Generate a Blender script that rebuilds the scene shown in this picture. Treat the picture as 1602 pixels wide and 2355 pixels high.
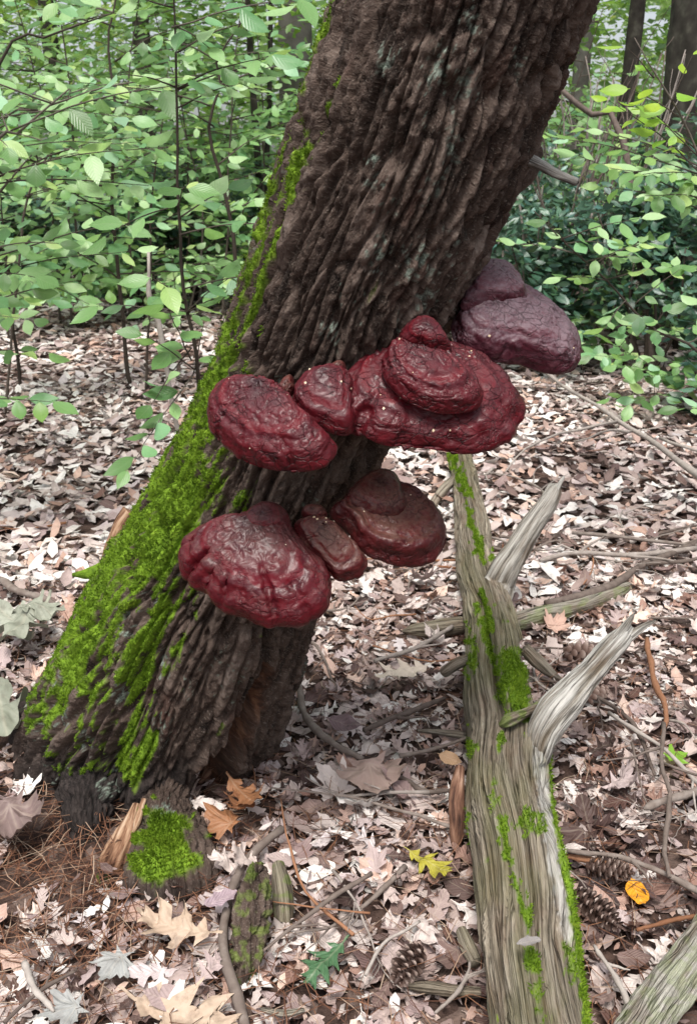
import bpy, math, random
import numpy as np
from mathutils import Matrix, Vector
for o in list(bpy.data.objects): bpy.data.objects.remove(o)
random.seed(7)
RNG = np.random.default_rng(11)
SC = bpy.context.scene
COL = SC.collection

# ------------------------------------------------------------------ camera
CAM_H, PITCH, FPX, CX, CY = 1.27, math.radians(20), 2123.0, 801.0, 1177.5
cd = bpy.data.cameras.new('camera'); cam = bpy.data.objects.new('camera', cd); COL.objects.link(cam)
cd.sensor_fit = 'VERTICAL'; cd.sensor_height = 24.0; cd.lens = 24.0 * FPX / 2355.0
cd.clip_start = 0.05; cd.clip_end = 2000
cd.dof.use_dof = True; cd.dof.focus_distance = 1.6; cd.dof.aperture_fstop = 8.0
cam.location = (0, 0, CAM_H); cam.rotation_euler = (math.radians(90) - PITCH, 0, 0)
SC.camera = cam

# ------------------------------------------------------------------ light
SUN_EL, SUN_AZ = math.radians(66), math.radians(190)   # azimuth from +Y clockwise: high behind the camera
w = bpy.data.worlds.new('World'); SC.world = w; w.use_nodes = True
nt = w.node_tree; nt.nodes.clear()
sky = nt.nodes.new('ShaderNodeTexSky'); sky.sky_type = 'NISHITA'; sky.sun_disc = False
sky.sun_elevation = SUN_EL; sky.sun_rotation = SUN_AZ; sky.air_density = 1.0; sky.dust_density = 4.0; sky.ozone_density = 1.0
hs = nt.nodes.new('ShaderNodeHueSaturation'); hs.inputs['Saturation'].default_value = 0.35
bg = nt.nodes.new('ShaderNodeBackground'); bg.inputs['Strength'].default_value = 0.085
wo = nt.nodes.new('ShaderNodeOutputWorld')
nt.links.new(sky.outputs[0], hs.inputs['Color']); nt.links.new(hs.outputs[0], bg.inputs[0]); nt.links.new(bg.outputs[0], wo.inputs[0])
sl = bpy.data.lights.new('sun', 'SUN'); sl.energy = 1.5; sl.angle = math.radians(18); sl.color = (1.0, 0.96, 0.9)
so = bpy.data.objects.new('sun', sl); COL.objects.link(so)
sd = Vector((math.sin(SUN_AZ) * math.cos(SUN_EL), math.cos(SUN_AZ) * math.cos(SUN_EL), math.sin(SUN_EL)))
so.rotation_euler = sd.to_track_quat('Z', 'Y').to_euler(); so.location = (-3, -3, 8)
SC.view_settings.view_transform = 'Standard'; SC.view_settings.look = 'None'
SC.view_settings.exposure = 1.32; SC.view_settings.gamma = 1.0; SC.view_settings.use_curve_mapping = False
SC.cycles.use_denoising = True
SC.cycles.max_bounces = 6; SC.cycles.diffuse_bounces = 3; SC.cycles.glossy_bounces = 2; SC.cycles.transmission_bounces = 3

# ------------------------------------------------------------------ photo pixel <-> place
CAM = np.array([0, 0, CAM_H]); FW = np.array([0, math.cos(PITCH), -math.sin(PITCH)])
UP = np.array([0, math.sin(PITCH), math.cos(PITCH)]); RT = np.array([1.0, 0, 0])
def ray(px, py):
    return FW + RT * ((px - CX) / FPX) + UP * ((CY - py) / FPX)
def P(px, py, d): return CAM + d * ray(px, py)
def G(px, py, z=0.0):                       # where the line of sight meets the level z
    r = ray(px, py); return CAM + r * ((z - CAM_H) / r[2])
def depth_of(p): return float(np.dot(np.asarray(p) - CAM, FW))
def project(V):
    q = V - CAM; d = q @ FW
    return CX + FPX * (q @ RT) / d, CY - FPX * (q @ UP) / d, d

# ------------------------------------------------------------------ noise
def _h(ix, iy, iz, seed):
    n = (ix.astype(np.int64) * 374761393 + iy.astype(np.int64) * 668265263 + iz.astype(np.int64) * 2147483647 + seed * 974634777) & 0xffffffff
    n = ((n ^ (n >> 13)) * 1274126177) & 0xffffffff
    n = ((n ^ (n >> 16)) * 2246822519) & 0xffffffff
    return ((n ^ (n >> 15)) & 0xffffff) / float(0xffffff)
def vnoise(x, y, z=None, seed=0):
    x = np.asarray(x, float); y = np.asarray(y, float)
    z = np.zeros_like(x) if z is None else np.asarray(z, float)
    x, y, z = np.broadcast_arrays(x, y, z)
    i, j, k = np.floor(x), np.floor(y), np.floor(z); u, v, t = x - i, y - j, z - k
    u = u * u * (3 - 2 * u); v = v * v * (3 - 2 * v); t = t * t * (3 - 2 * t); r = 0
    for a in (0, 1):
        for b in (0, 1):
            for c in (0, 1):
                r = r + _h(i + a, j + b, k + c, seed) * (u if a else 1 - u) * (v if b else 1 - v) * (t if c else 1 - t)
    return r * 2 - 1
def fbm(x, y, z=None, oct=4, seed=0, gain=0.5):
    a, s, r = 1.0, 0.0, 0.0
    for o in range(oct):
        f = 2.03 ** o
        r = r + a * vnoise(np.asarray(x) * f, np.asarray(y) * f, None if z is None else np.asarray(z) * f, seed + o * 17); s += a; a *= gain
    return r / s
def voro(x, y, seed=0, jit=0.9):
    x = np.asarray(x, float); y = np.asarray(y, float); i, j = np.floor(x), np.floor(y)
    f1 = np.full(x.shape, 9.0); f2 = f1.copy(); cid = np.zeros(x.shape); zz = np.zeros_like(i)
    for a in (-1, 0, 1):
        for b in (-1, 0, 1):
            hx = _h(i + a, j + b, zz, seed); hy = _h(i + a, j + b, zz, seed + 5)
            d = np.hypot(i + a + .5 + jit * (hx - .5) - x, j + b + .5 + jit * (hy - .5) - y)
            m = d < f1
            f2 = np.where(m, f1, np.minimum(f2, d)); cid = np.where(m, _h(i + a, j + b, zz, seed + 9), cid); f1 = np.where(m, d, f1)
    return f1, f2, cid
def sst(a, b, x):
    t = np.clip((np.asarray(x, float) - a) / (b - a), 0, 1); return t * t * (3 - 2 * t)
def in_poly(px, py, poly):
    c = np.zeros(px.shape, bool); n = len(poly)
    for k in range(n):
        x1, y1 = poly[k]; x2, y2 = poly[(k + 1) % n]
        if y1 == y2: continue
        c ^= ((y1 > py) != (y2 > py)) & (px < (x2 - x1) * (py - y1) / (y2 - y1) + x1)
    return c
def seg_dist(px, py, pts):
    d = np.full(px.shape, 1e9)
    for (x1, y1), (x2, y2) in zip(pts[:-1], pts[1:]):
        t = np.clip(((px - x1) * (x2 - x1) + (py - y1) * (y2 - y1)) / ((x2 - x1) ** 2 + (y2 - y1) ** 2), 0, 1)
        d = np.minimum(d, np.hypot(px - x1 - t * (x2 - x1), py - y1 - t * (y2 - y1)))
    return d
def ground_z(x, y):
    x = np.asarray(x, float); y = np.asarray(y, float)
    z = 0.025 * fbm(x * 1.3, y * 1.3, oct=3, seed=3) + 0.012 * fbm(x * 6, y * 6, oct=2, seed=5)
    z = z + 0.05 * np.exp(-((x + 0.5) ** 2 + (y - 1.95) ** 2) / 0.12)
    far = sst(6, 30, np.hypot(x, y)); z = z + far * 0.35 * fbm(x * .12, y * .12, oct=3, seed=8)
    return z

# ------------------------------------------------------------------ mesh helpers
def mesh(name, V, F, mat, smooth=True, attrs=None):
    V = np.asarray(V, np.float32); me = bpy.data.meshes.new(name)
    if isinstance(F, np.ndarray): F = [F]
    F = [np.asarray(f, np.int32) for f in F if len(f)]
    loops = np.concatenate([f.ravel() for f in F]); sizes = np.concatenate([np.full(len(f), f.shape[1], np.int32) for f in F])
    starts = np.concatenate([[0], np.cumsum(sizes)[:-1]]).astype(np.int32)
    me.vertices.add(len(V)); me.vertices.foreach_set('co', V.ravel())
    me.loops.add(len(loops)); me.loops.foreach_set('vertex_index', loops)
    me.polygons.add(len(sizes)); me.polygons.foreach_set('loop_start', starts)
    me.update(calc_edges=True)
    if smooth: me.polygons.foreach_set('use_smooth', np.ones(len(sizes), bool))
    for k, a in (attrs or {}).items():
        a = np.asarray(a, np.float32)
        if a.ndim == 1:
            at = me.attributes.new(k, 'FLOAT', 'POINT'); at.data.foreach_set('value', a)
        else:
            at = me.attributes.new(k, 'FLOAT_VECTOR', 'POINT'); at.data.foreach_set('vector', a.ravel())
    if mat: me.materials.append(mat)
    return me
def link(name, me, parent=None, loc=None):
    o = bpy.data.objects.new(name, me); COL.objects.link(o)
    if parent: o.parent = parent
    if loc is not None: o.location = [float(c) for c in loc]
    return o
def part(name, V, F, mat, parent, smooth=True, attrs=None):      # V in world coordinates
    return link(name, mesh(name, np.asarray(V) - np.array(parent.location), F, mat, smooth, attrs), parent)
def single(name, V, F, mat, origin, smooth=True, attrs=None):
    return link(name, mesh(name, np.asarray(V) - np.asarray(origin), F, mat, smooth, attrs), None, origin)
def empty(name, loc):
    o = bpy.data.objects.new(name, None); COL.objects.link(o); o.location = [float(c) for c in loc]; o.empty_display_size = .05; return o
def tag(o, label=None, cat=None, group=None, kind=None):
    if label: o['label'] = label
    if cat: o['category'] = cat
    if group: o['group'] = group
    if kind: o['kind'] = kind
    return o
def unit(v): v = np.asarray(v, float); return v / (np.linalg.norm(v, axis=-1, keepdims=True) + 1e-12)
def spline(pts, n):
    """Catmull-Rom through rows of pts (any width), n samples."""
    p = np.asarray(pts, float); k = len(p)
    q = np.vstack([2 * p[0] - p[1], p, 2 * p[-1] - p[-2]])
    L = np.concatenate([[0], np.cumsum(np.linalg.norm(np.diff(p[:, :3], axis=0), axis=1))])
    t = np.interp(np.linspace(0, L[-1], n), L, np.arange(k)); i = np.minimum(t.astype(int), k - 2); u = (t - i)[:, None]
    a, b, c, d = q[i], q[i + 1], q[i + 2], q[i + 3]
    return .5 * (2 * b + (c - a) * u + (2 * a - 5 * b + 4 * c - d) * u ** 2 + (3 * b - a - 3 * c + d) * u ** 3)
def frames(c, ref):
    t = unit(np.gradient(c, axis=0)); n1 = unit(ref - t * (t @ ref)[:, None]); n2 = np.cross(t, n1); return t, n1, n2
def grid_faces(nr, ns, wrap=True):
    i = np.arange(nr - 1)[:, None]; j = np.arange(ns if wrap else ns - 1)[None, :]; j2 = (j + 1) % ns
    return np.stack([i * ns + j, i * ns + j2, (i + 1) * ns + j2, (i + 1) * ns + j], -1).reshape(-1, 4)
def grid_normals(V, nr, ns):
    g = V.reshape(nr, ns, 3); du = np.roll(g, -1, 1) - np.roll(g, 1, 1); dv = np.gradient(g, axis=0)
    return unit(np.cross(du, dv)).reshape(-1, 3)
def tube(pts, radii, ns=7, ref=(0.3, 0.2, 1.0), wob=0.0, seed=0, n=None, cap=True):
    """Plain tapering tube: verts, faces."""
    p = np.asarray(pts, float); r = np.asarray(radii, float)
    if n: s = spline(np.column_stack([p, r]), n); p, r = s[:, :3], np.maximum(s[:, 3], 1e-4)
    if wob: r = r * (1 + wob * vnoise(np.arange(len(p)) * 1.7, np.zeros(len(p)), seed=seed))
    t, a, b = frames(p, unit(np.array(ref))); th = np.linspace(0, 2 * math.pi, ns, endpoint=False)
    V = p[:, None] + r[:, None, None] * (np.cos(th)[None, :, None] * a[:, None] + np.sin(th)[None, :, None] * b[:, None])
    V = V.reshape(-1, 3); F = [grid_faces(len(p), ns)]
    if cap:
        k = len(V); V = np.vstack([V, p[0], p[-1]]); j = np.arange(ns); j2 = (j + 1) % ns; e = (len(p) - 1) * ns
        F.append(np.stack([j2, j, np.full(ns, k)], 1)); F.append(np.stack([e + j, e + j2, np.full(ns, k + 1)], 1))
    return V, F
def merge(parts):
    VV, FF, o = [], {}, 0
    for V, F in parts:
        VV.append(V)
        for f in (F if isinstance(F, list) else [F]): FF.setdefault(f.shape[1], []).append(f + o)
        o += len(V)
    return np.vstack(VV), [np.concatenate(v) for v in FF.values()]

# ------------------------------------------------------------------ material helpers
class M:
    def __init__(s, name, rough=.8, spec=.3):
        s.m = bpy.data.materials.new(name); s.m.use_nodes = True; s.t = s.m.node_tree
        s.b = s.t.nodes['Principled BSDF']; s.out = s.t.nodes['Material Output']; s.set('Roughness', rough); s.set('Specular IOR Level', spec)
    def new(s, k): return s.t.nodes.new('ShaderNode' + k)
    def put(s, sock, v):
        if isinstance(v, bpy.types.NodeSocket): s.t.links.new(v, sock)
        else: sock.default_value = (*v, 1) if isinstance(v, tuple) and len(v) == 3 and sock.type == 'RGBA' else v
    def set(s, k, v): s.put(s.b.inputs[k], v)
    def attr(s, k, out='Fac'): n = s.new('Attribute'); n.attribute_name = k; return n.outputs[out]
    def obj(s): return s.new('TexCoord').outputs['Object']
    def rnd(s): return s.new('ObjectInfo').outputs['Random']
    def mapped(s, v, sc): n = s.new('Mapping'); s.put(n.inputs[0], v); n.inputs['Scale'].default_value = sc; return n.outputs[0]
    def noise(s, scale, detail=4, v=None, rough=.55, dist=0.0):
        n = s.new('TexNoise'); n.inputs['Scale'].default_value = scale; n.inputs['Detail'].default_value = detail
        n.inputs['Roughness'].default_value = rough; n.inputs['Distortion'].default_value = dist
        s.put(n.inputs['Vector'], v if v is not None else s.obj()); return n.outputs['Fac']
    def vor(s, scale, v=None, out='Distance', feat='F1'):
        n = s.new('TexVoronoi'); n.feature = feat; n.inputs['Scale'].default_value = scale; s.put(n.inputs['Vector'], v if v is not None else s.obj()); return n.outputs[out]
    def ramp(s, f, stops, interp='LINEAR'):
        n = s.new('ValToRGB'); e = n.color_ramp.elements; n.color_ramp.interpolation = interp
        while len(e) < len(stops): e.new(.5)
        for k, (p, c) in enumerate(stops):
            e[k].position = p; e[k].color = (*c, 1) if isinstance(c, tuple) else (c, c, c, 1)
        s.put(n.inputs[0], f); return n.outputs[0]
    def mix(s, f, a, b, mode='MIX'):
        n = s.new('Mix'); n.data_type = 'RGBA'; n.blend_type = mode
        s.put(n.inputs['Factor'], f); s.put(n.inputs['A'], a); s.put(n.inputs['B'], b); return n.outputs['Result']
    def math(s, op, a, b=0.0, c=0.0):
        n = s.new('Math'); n.operation = op; s.put(n.inputs[0], a); s.put(n.inputs[1], b); s.put(n.inputs[2], c); return n.outputs[0]
    def bump(s, h, strength=.5, dist=.002):
        n = s.new('Bump'); n.inputs['Strength'].default_value = strength; n.inputs['Distance'].default_value = dist; s.put(n.inputs['Height'], h); s.set('Normal', n.outputs[0])
    def translucent(s, col, f):
        t = s.new('BsdfTranslucent'); s.put(t.inputs[0], col); m = s.new('MixShader'); s.put(m.inputs[0], f)
        s.t.links.new(s.b.outputs[0], m.inputs[1]); s.t.links.new(t.outputs[0], m.inputs[2]); s.t.links.new(m.outputs[0], s.out.inputs[0])

MOSS = [(0.0, (.034, .060, .007)), (.3, (.088, .160, .012)), (.6, (.18, .30, .022)), (1.0, (.31, .41, .05))]
def mat_bark():
    k = M('bark', .85, .2); gv = k.attr('guv', 'Vector'); st = k.mapped(gv, (1, .38, 1))
    pl = k.attr('plate'); n = k.noise(26, 6, st, .65); n2 = k.noise(170, 4, st, .7); n3 = k.noise(430, 3, k.mapped(gv, (1, .7, 1)), .6)
    c = k.ramp(k.math('ADD', k.math('MULTIPLY', pl, .42), k.math('ADD', k.math('MULTIPLY', n, .45), k.math('MULTIPLY', n2, .35))),
               [(.36, (.012, .0085, .007)), (.50, (.034, .023, .018)), (.62, (.070, .048, .038)), (.75, (.128, .094, .077)), (.90, (.23, .185, .158))])
    c = k.mix(k.math('MULTIPLY', k.ramp(n3, [(.56, 0.0), (.66, 1.0)]), .6), c, (.20, .165, .14))
    c = k.mix(k.math('MULTIPLY', k.ramp(k.noise(16, 4, st), [(.58, 0.0), (.70, 1.0)]), .45), c, (.085, .038, .028))
    c = k.mix(k.attr('wood'), c, k.ramp(k.noise(30, 4, k.mapped(gv, (8, 1, 1))), [(.35, (.035, .016, .010)), (.55, (.13, .055, .030)), (.75, (.33, .17, .09))]))
    c = k.mix(k.attr('char'), c, k.ramp(n2, [(.4, (.008, .007, .007)), (.7, (.045, .036, .034))]))
    c = k.mix(k.attr('lichen'), c, k.ramp(k.noise(300, 2), [(.35, (.10, .125, .10)), (.7, (.29, .34, .285))]))
    c = k.mix(k.attr('moss'), c, k.ramp(k.noise(70, 4), MOSS))
    k.set('Base Color', c); k.bump(k.math('ADD', k.math('MULTIPLY', n, 1.2), k.math('ADD', n2, k.math('MULTIPLY', n3, .45))), 1.0, .006); return k.m
def mat_moss(name='moss_green', shift=0.0):
    k = M(name, .9, .1); c = k.ramp(k.math('ADD', k.attr('tone'), shift), MOSS); k.set('Base Color', c); k.translucent(c, .3); return k.m
def mat_oldwood():
    k = M('weathered_wood', .85, .2); g = k.attr('grain'); gv = k.attr('guv', 'Vector')
    fib = k.noise(1, 6, k.mapped(gv, (230, 3.6, 1)), .65, .15); fin = k.noise(1, 4, k.mapped(gv, (620, 18, 1)), .6); blot = k.noise(14, 4, k.mapped(gv, (1.5, .6, 1)))
    f = k.math('ADD', k.math('MULTIPLY', fib, .55), k.math('ADD', k.math('MULTIPLY', fin, .35), k.math('MULTIPLY', g, .22)))
    cn = k.noise(1, 3, k.mapped(gv, (95, 1.5, 1)), .5, .1); crk = k.ramp(k.math('ABSOLUTE', k.math('SUBTRACT', cn, .5)), [(0.0, 1.0), (.016, 0.0)])
    f = k.math('SUBTRACT', f, k.math('MULTIPLY', crk, .10))
    c = k.ramp(f, [(.34, (.022, .016, .012)), (.46, (.105, .084, .060)), (.55, (.22, .185, .138)), (.66, (.35, .305, .24)), (.82, (.50, .455, .38))])
    c = k.mix(k.math('MULTIPLY', k.ramp(blot, [(.48, 0.0), (.62, 1.0)]), .55), c, k.mix(.5, c, (.20, .115, .075)))
    c = k.mix(k.attr('pale'), c, k.ramp(f, [(.36, (.06, .052, .045)), (.48, (.27, .25, .22)), (.60, (.52, .50, .46)), (.75, (.74, .72, .68))]))
    c = k.mix(k.math('MULTIPLY', k.attr('algae'), .42), c, k.mix(.55, c, (.13, .15, .035)))
    c = k.mix(k.attr('moss'), c, k.ramp(k.noise(60, 4), MOSS))
    k.set('Base Color', c); k.bump(k.math('SUBTRACT', k.math('ADD', fib, k.math('MULTIPLY', fin, .7)), crk), 1.0, .007); return k.m
def mat_raw(name, stops):
    k = M(name, .8, .2); gv = k.attr('guv', 'Vector'); f = k.noise(1, 5, k.mapped(gv, (75, 12, 1)), .6, .2); k.set('Base Color', k.ramp(f, stops)); k.bump(f, 1.0, .005); return k.m
def mat_fungus(name, cols, dust, dustcol, rough, cracks=1.0):
    k = M(name, rough, .22); z = k.attr('zone'); n = k.noise(26, 5); wv = k.math('ADD', z, k.math('MULTIPLY', n, .35))
    c = k.ramp(wv, [(.2, cols[0]), (.55, cols[1]), (.85, cols[2]), (1.12 / 1.35, cols[1]), (1.0, cols[3])])
    c = k.mix(k.math('MULTIPLY', k.ramp(k.noise(90, 4), [(.5, 0.0), (.7, 1.0)]), .5), c, cols[0])
    c = k.mix(k.math('MULTIPLY', k.ramp(k.noise(34, 3), [(.52, 0.0), (.66, 1.0)]), .5), c, cols[2])
    zr = k.math('SINE', k.math('MULTIPLY', k.math('ADD', z, k.math('MULTIPLY', k.noise(12, 3), .12)), 34.0)); c = k.mix(k.math('MULTIPLY', k.ramp(zr, [(.3, 0.0), (.9, 1.0)]), .25), c, cols[0])
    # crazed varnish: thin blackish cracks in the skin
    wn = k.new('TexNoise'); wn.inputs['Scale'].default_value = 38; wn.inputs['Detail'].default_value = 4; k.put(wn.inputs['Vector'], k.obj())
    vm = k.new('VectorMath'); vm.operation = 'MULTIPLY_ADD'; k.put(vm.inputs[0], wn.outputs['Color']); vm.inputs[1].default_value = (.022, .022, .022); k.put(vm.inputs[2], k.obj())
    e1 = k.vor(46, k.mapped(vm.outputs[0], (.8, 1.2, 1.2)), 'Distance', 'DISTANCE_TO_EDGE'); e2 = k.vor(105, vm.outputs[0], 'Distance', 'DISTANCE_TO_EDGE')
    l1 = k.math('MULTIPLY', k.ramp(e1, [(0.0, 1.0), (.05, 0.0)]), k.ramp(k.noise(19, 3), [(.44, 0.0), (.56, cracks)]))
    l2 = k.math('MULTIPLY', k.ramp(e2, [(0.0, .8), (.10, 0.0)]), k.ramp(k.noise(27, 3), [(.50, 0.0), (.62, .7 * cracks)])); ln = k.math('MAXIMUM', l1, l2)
    sep = k.new('SeparateXYZ'); k.t.links.new(k.new('NewGeometry').outputs['Normal'], sep.inputs[0])
    d = k.math('MULTIPLY', k.ramp(k.math('ADD', k.math('ADD', k.math('MULTIPLY', k.noise(10, 4), .6), k.math('MULTIPLY', k.noise(160, 4, rough=.7), .45)), k.math('MULTIPLY', sep.outputs['Z'], .20)), [(.56, 0.0), (.75, 1.0)]), dust)
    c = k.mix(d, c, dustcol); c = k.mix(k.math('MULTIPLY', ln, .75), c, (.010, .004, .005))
    c = k.mix(k.attr('under'), c, k.ramp(k.noise(40, 3), [(.3, (.17, .10, .06)), (.7, (.36, .26, .17))]))
    k.set('Base Color', c); k.set('Roughness', k.math('ADD', k.math('MULTIPLY', d, .30), k.ramp(k.noise(18, 3), [(.3, rough - .10), (.7, rough + .12)])))
    k.set('Coat Weight', .13); k.set('Coat Roughness', .20)
    k.bump(k.math('SUBTRACT', k.math('ADD', k.noise(85, 6, rough=.65, dist=.8), k.math('MULTIPLY', k.noise(330, 3), .2)), k.math('MULTIPLY', ln, 1.3)), .55, .004); return k.m
DEAD = [(0.0, (.034, .021, .019)), (.16, (.090, .053, .046)), (.30, (.195, .128, .112)), (.46, (.36, .268, .242)), (.64, (.53, .435, .40)), (.84, (.68, .60, .56)), (1.0, (.80, .76, .72))]
def leaf_nodes(k, tone, ramp_stops, spots=.5, vein=.28, hues=None):
    uv = k.attr('luv', 'Vector'); sp = k.new('SeparateXYZ'); k.t.links.new(uv, sp.inputs[0])
    av = k.math('ABSOLUTE', sp.outputs[1]); w = k.math('SINE', k.math('MULTIPLY', k.math('SUBTRACT', sp.outputs[0], k.math('MULTIPLY', av, .55)), 56.0))
    c = k.ramp(tone, ramp_stops)
    if hues:
        fr = k.math('FRACT', k.math('MULTIPLY', tone, 91.7)); c = k.mix(k.ramp(fr, [(.0, .55), (.16, .45), (.24, 0.0)]), c, k.mix(1.0, c, hues[0], 'MULTIPLY')); c = k.mix(k.ramp(fr, [(.74, 0.0), (.80, .6), (1.0, .8)]), c, k.mix(1.0, c, hues[1], 'MULTIPLY'))
    mid = k.ramp(av, [(0.0, 1.0), (.05, 0.0)]); v = k.math('MAXIMUM', k.ramp(w, [(.85, 0.0), (1.0, .35)]), mid)
    c = k.mix(k.math('MULTIPLY', v, vein), c, k.mix(.5, c, (.75, .65, .5)))
    pv = k.new('NewGeometry').outputs['Position']; nz = k.noise(42, 6, pv, .65); c = k.mix(k.math('MULTIPLY', k.ramp(nz, [(.48, 0.0), (.70, 1.0)]), spots), c, k.mix(.6, c, (.06, .035, .026)))
    return c, k.math('ADD', k.math('MULTIPLY', w, .28), nz)
def mat_dead(name, by_object, stops=DEAD, tone=None, spots=.5, rough=.62):
    k = M(name, rough, .35); t = tone
    if t is None:
        if by_object: t = k.rnd()
        else: sp = k.new('SeparateXYZ'); k.t.links.new(k.attr('luv', 'Vector'), sp.inputs[0]); t = sp.outputs[2]
    c, h = leaf_nodes(k, t, stops, spots, hues=((1.0, .62, .42), (.80, .74, .80)) if stops is DEAD else None); k.set('Base Color', c); k.bump(h, .5, .003); k.translucent(c, .12); return k.m
def mat_green(name, stops, by_object, trans=.4, rough=.38, spec=.7):
    k = M(name, rough, spec)
    if by_object: t = k.rnd()
    else: sp = k.new('SeparateXYZ'); k.t.links.new(k.attr('luv', 'Vector'), sp.inputs[0]); t = sp.outputs[2]
    c, h = leaf_nodes(k, t, stops, .15, .15, ((1.28, 1.08, .55), (.80, .97, 1.35))); k.set('Base Color', c); k.bump(h, .3, .003); k.translucent(k.mix(.5, c, (.22, .42, .04)), trans); return k.m
def mat_twig(name, stops):
    k = M(name, .8, .25); c = k.ramp(k.math('ADD', k.math('MULTIPLY', k.rnd(), .6), k.math('MULTIPLY', k.noise(45, 4), .5)), stops)
    k.set('Base Color', c); k.bump(k.noise(200, 4), .5, .002); return k.m
def mat_ground():
    k = M('forest_soil', .95, .1); v = k.new('TexVoronoi'); v.inputs['Scale'].default_value = 24; k.put(v.inputs['Vector'], k.obj())
    sp = k.new('SeparateColor'); k.t.links.new(v.outputs['Color'], sp.inputs[0])
    c = k.ramp(sp.outputs[0], [(0.0, (.03, .02, .017)), (.4, (.075, .047, .038)), (.75, (.15, .10, .082)), (1.0, (.30, .22, .185))])
    c = k.mix(k.ramp(k.noise(1.5, 4), [(.4, 0.0), (.65, .7)]), c, (.045, .03, .025)); k.set('Base Color', c)
    k.bump(k.math('ADD', k.noise(40, 5), v.outputs['Distance']), 1.0, .02); return k.m
MT = dict(
    bark=mat_bark(), moss=mat_moss(), wood=mat_oldwood(), ground=mat_ground(),
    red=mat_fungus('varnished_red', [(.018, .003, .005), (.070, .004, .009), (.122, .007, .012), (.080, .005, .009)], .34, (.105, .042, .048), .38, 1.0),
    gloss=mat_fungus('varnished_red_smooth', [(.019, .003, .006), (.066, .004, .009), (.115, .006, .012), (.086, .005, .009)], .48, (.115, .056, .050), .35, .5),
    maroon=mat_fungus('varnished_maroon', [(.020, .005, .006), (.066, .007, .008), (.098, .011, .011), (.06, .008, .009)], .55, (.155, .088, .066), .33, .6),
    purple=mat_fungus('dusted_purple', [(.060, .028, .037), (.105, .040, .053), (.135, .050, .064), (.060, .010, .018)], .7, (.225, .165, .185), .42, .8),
    dead=mat_dead('dead_leaf', True), dead_mass=mat_dead('dead_leaf_mass', False),
    needle=None)
def mat_flat(name, stops, rough=.7, scale=40, bump=.5):
    k = M(name, rough, .3); k.set('Base Color', k.ramp(k.noise(scale, 5), stops)); k.bump(k.noise(scale * 3, 4), bump, .002); return k.m
GREEN = [(0.0, (.075, .17, .05)), (.3, (.155, .32, .10)), (.65, (.26, .47, .17)), (1.0, (.45, .65, .33))]
YGREEN = [(0.0, (.24, .46, .03)), (.6, (.34, .58, .045)), (1.0, (.42, .62, .09))]
LAUREL = [(0.0, (.016, .050, .030)), (.5, (.036, .098, .060)), (.85, (.075, .17, .11)), (1.0, (.15, .27, .17))]
FAR = [(0.0, (.055, .12, .028)), (.5, (.14, .27, .055)), (.85, (.25, .42, .085)), (1.0, (.42, .50, .10))]
MT['green'] = mat_green('beech_leaf', GREEN, True); MT['ygreen'] = mat_green('fresh_leaf', YGREEN, True, .5)
MT['green_mass'] = mat_green('sapling_foliage', GREEN, False); MT['laurel'] = mat_green('laurel_foliage', LAUREL, False, .15, .3, .6)
MT['far'] = mat_green('far_foliage', FAR, False, .45)
MT['twig'] = mat_twig('dead_twig', [(.2, (.07, .05, .042)), (.5, (.17, .135, .115)), (.8, (.34, .30, .27)), (1.0, (.46, .42, .38))])
MT['redtwig'] = mat_twig('reddish_twig', [(.2, (.16, .07, .035)), (.8, (.32, .16, .09))])
MT['stem'] = mat_twig('sapling_stem', [(.2, (.030, .022, .017)), (.6, (.070, .054, .043)), (1.0, (.15, .128, .108))])
MT['fartrunk'] = mat_flat('far_bark', [(.3, (.018, .015, .012)), (.55, (.048, .042, .034)), (.75, (.10, .095, .075))], .9, 9, 1.0)
MT['paletrunk'] = mat_flat('pale_bark', [(.3, (.11, .10, .09)), (.6, (.20, .185, .17))], .9, 5, .6)
kk = M('pine_needle', .6, .3); spn = kk.new('SeparateXYZ'); kk.t.links.new(kk.attr('luv', 'Vector'), spn.inputs[0])
kk.set('Base Color', kk.ramp(spn.outputs[2], [(0.0, (.045, .022, .016)), (.4, (.12, .052, .030)), (.75, (.22, .105, .058)), (1.0, (.36, .28, .21))])); MT['needle'] = kk.m

# ------------------------------------------------------------------ ground
u = np.linspace(-1, 1, 211); sx = np.sinh(u * 7.2) / math.sinh(7.2) * 400
gx, gy = np.meshgrid(sx, sx + 2.6); gzz = ground_z(gx, gy)
gr = link('ground', mesh('ground', np.stack([gx, gy, gzz], -1).reshape(-1, 3), grid_faces(211, 211, False)[:, ::-1].copy(), MT['ground']))
gr.data.flip_normals() if gr.data.polygons[0].normal.z < 0 else None
tag(gr, 'forest floor of dark soil under fallen leaves', 'ground', kind='structure')

# ------------------------------------------------------------------ leaning tree
def blades(V, N, w, n, hmin, hmax, wid, seed):
    """moss: n tiny upright blades rooted at points V, picked by weight w"""
    r = np.random.default_rng(seed); i = r.choice(len(V), n, p=w / w.sum())
    p = V[i] + r.normal(0, .0016, (n, 3)); d = unit(N[i] + r.normal(0, .55, (n, 3)) + np.array([0, 0, .35])); h = r.uniform(hmin, hmax, n)[:, None]
    s = unit(np.cross(d, r.normal(0, 1, (n, 3)))) * wid
    s2 = unit(np.cross(d, s)) * wid
    VV = np.stack([p - s - d * .001, p + s - d * .001, p + d * h, p - s2 - d * .001, p + s2 - d * .001], 1).reshape(-1, 3)
    b = np.arange(n)[:, None] * 5; F = np.vstack([b + [0, 1, 2], b + [3, 4, 2]])
    t = np.repeat(np.clip(.45 + .35 * fbm(p[:, 0] * 25, p[:, 1] * 25, p[:, 2] * 25, oct=2, seed=seed) + r.normal(0, .14, n), 0, 1), 5)
    return VV, F, t
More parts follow.
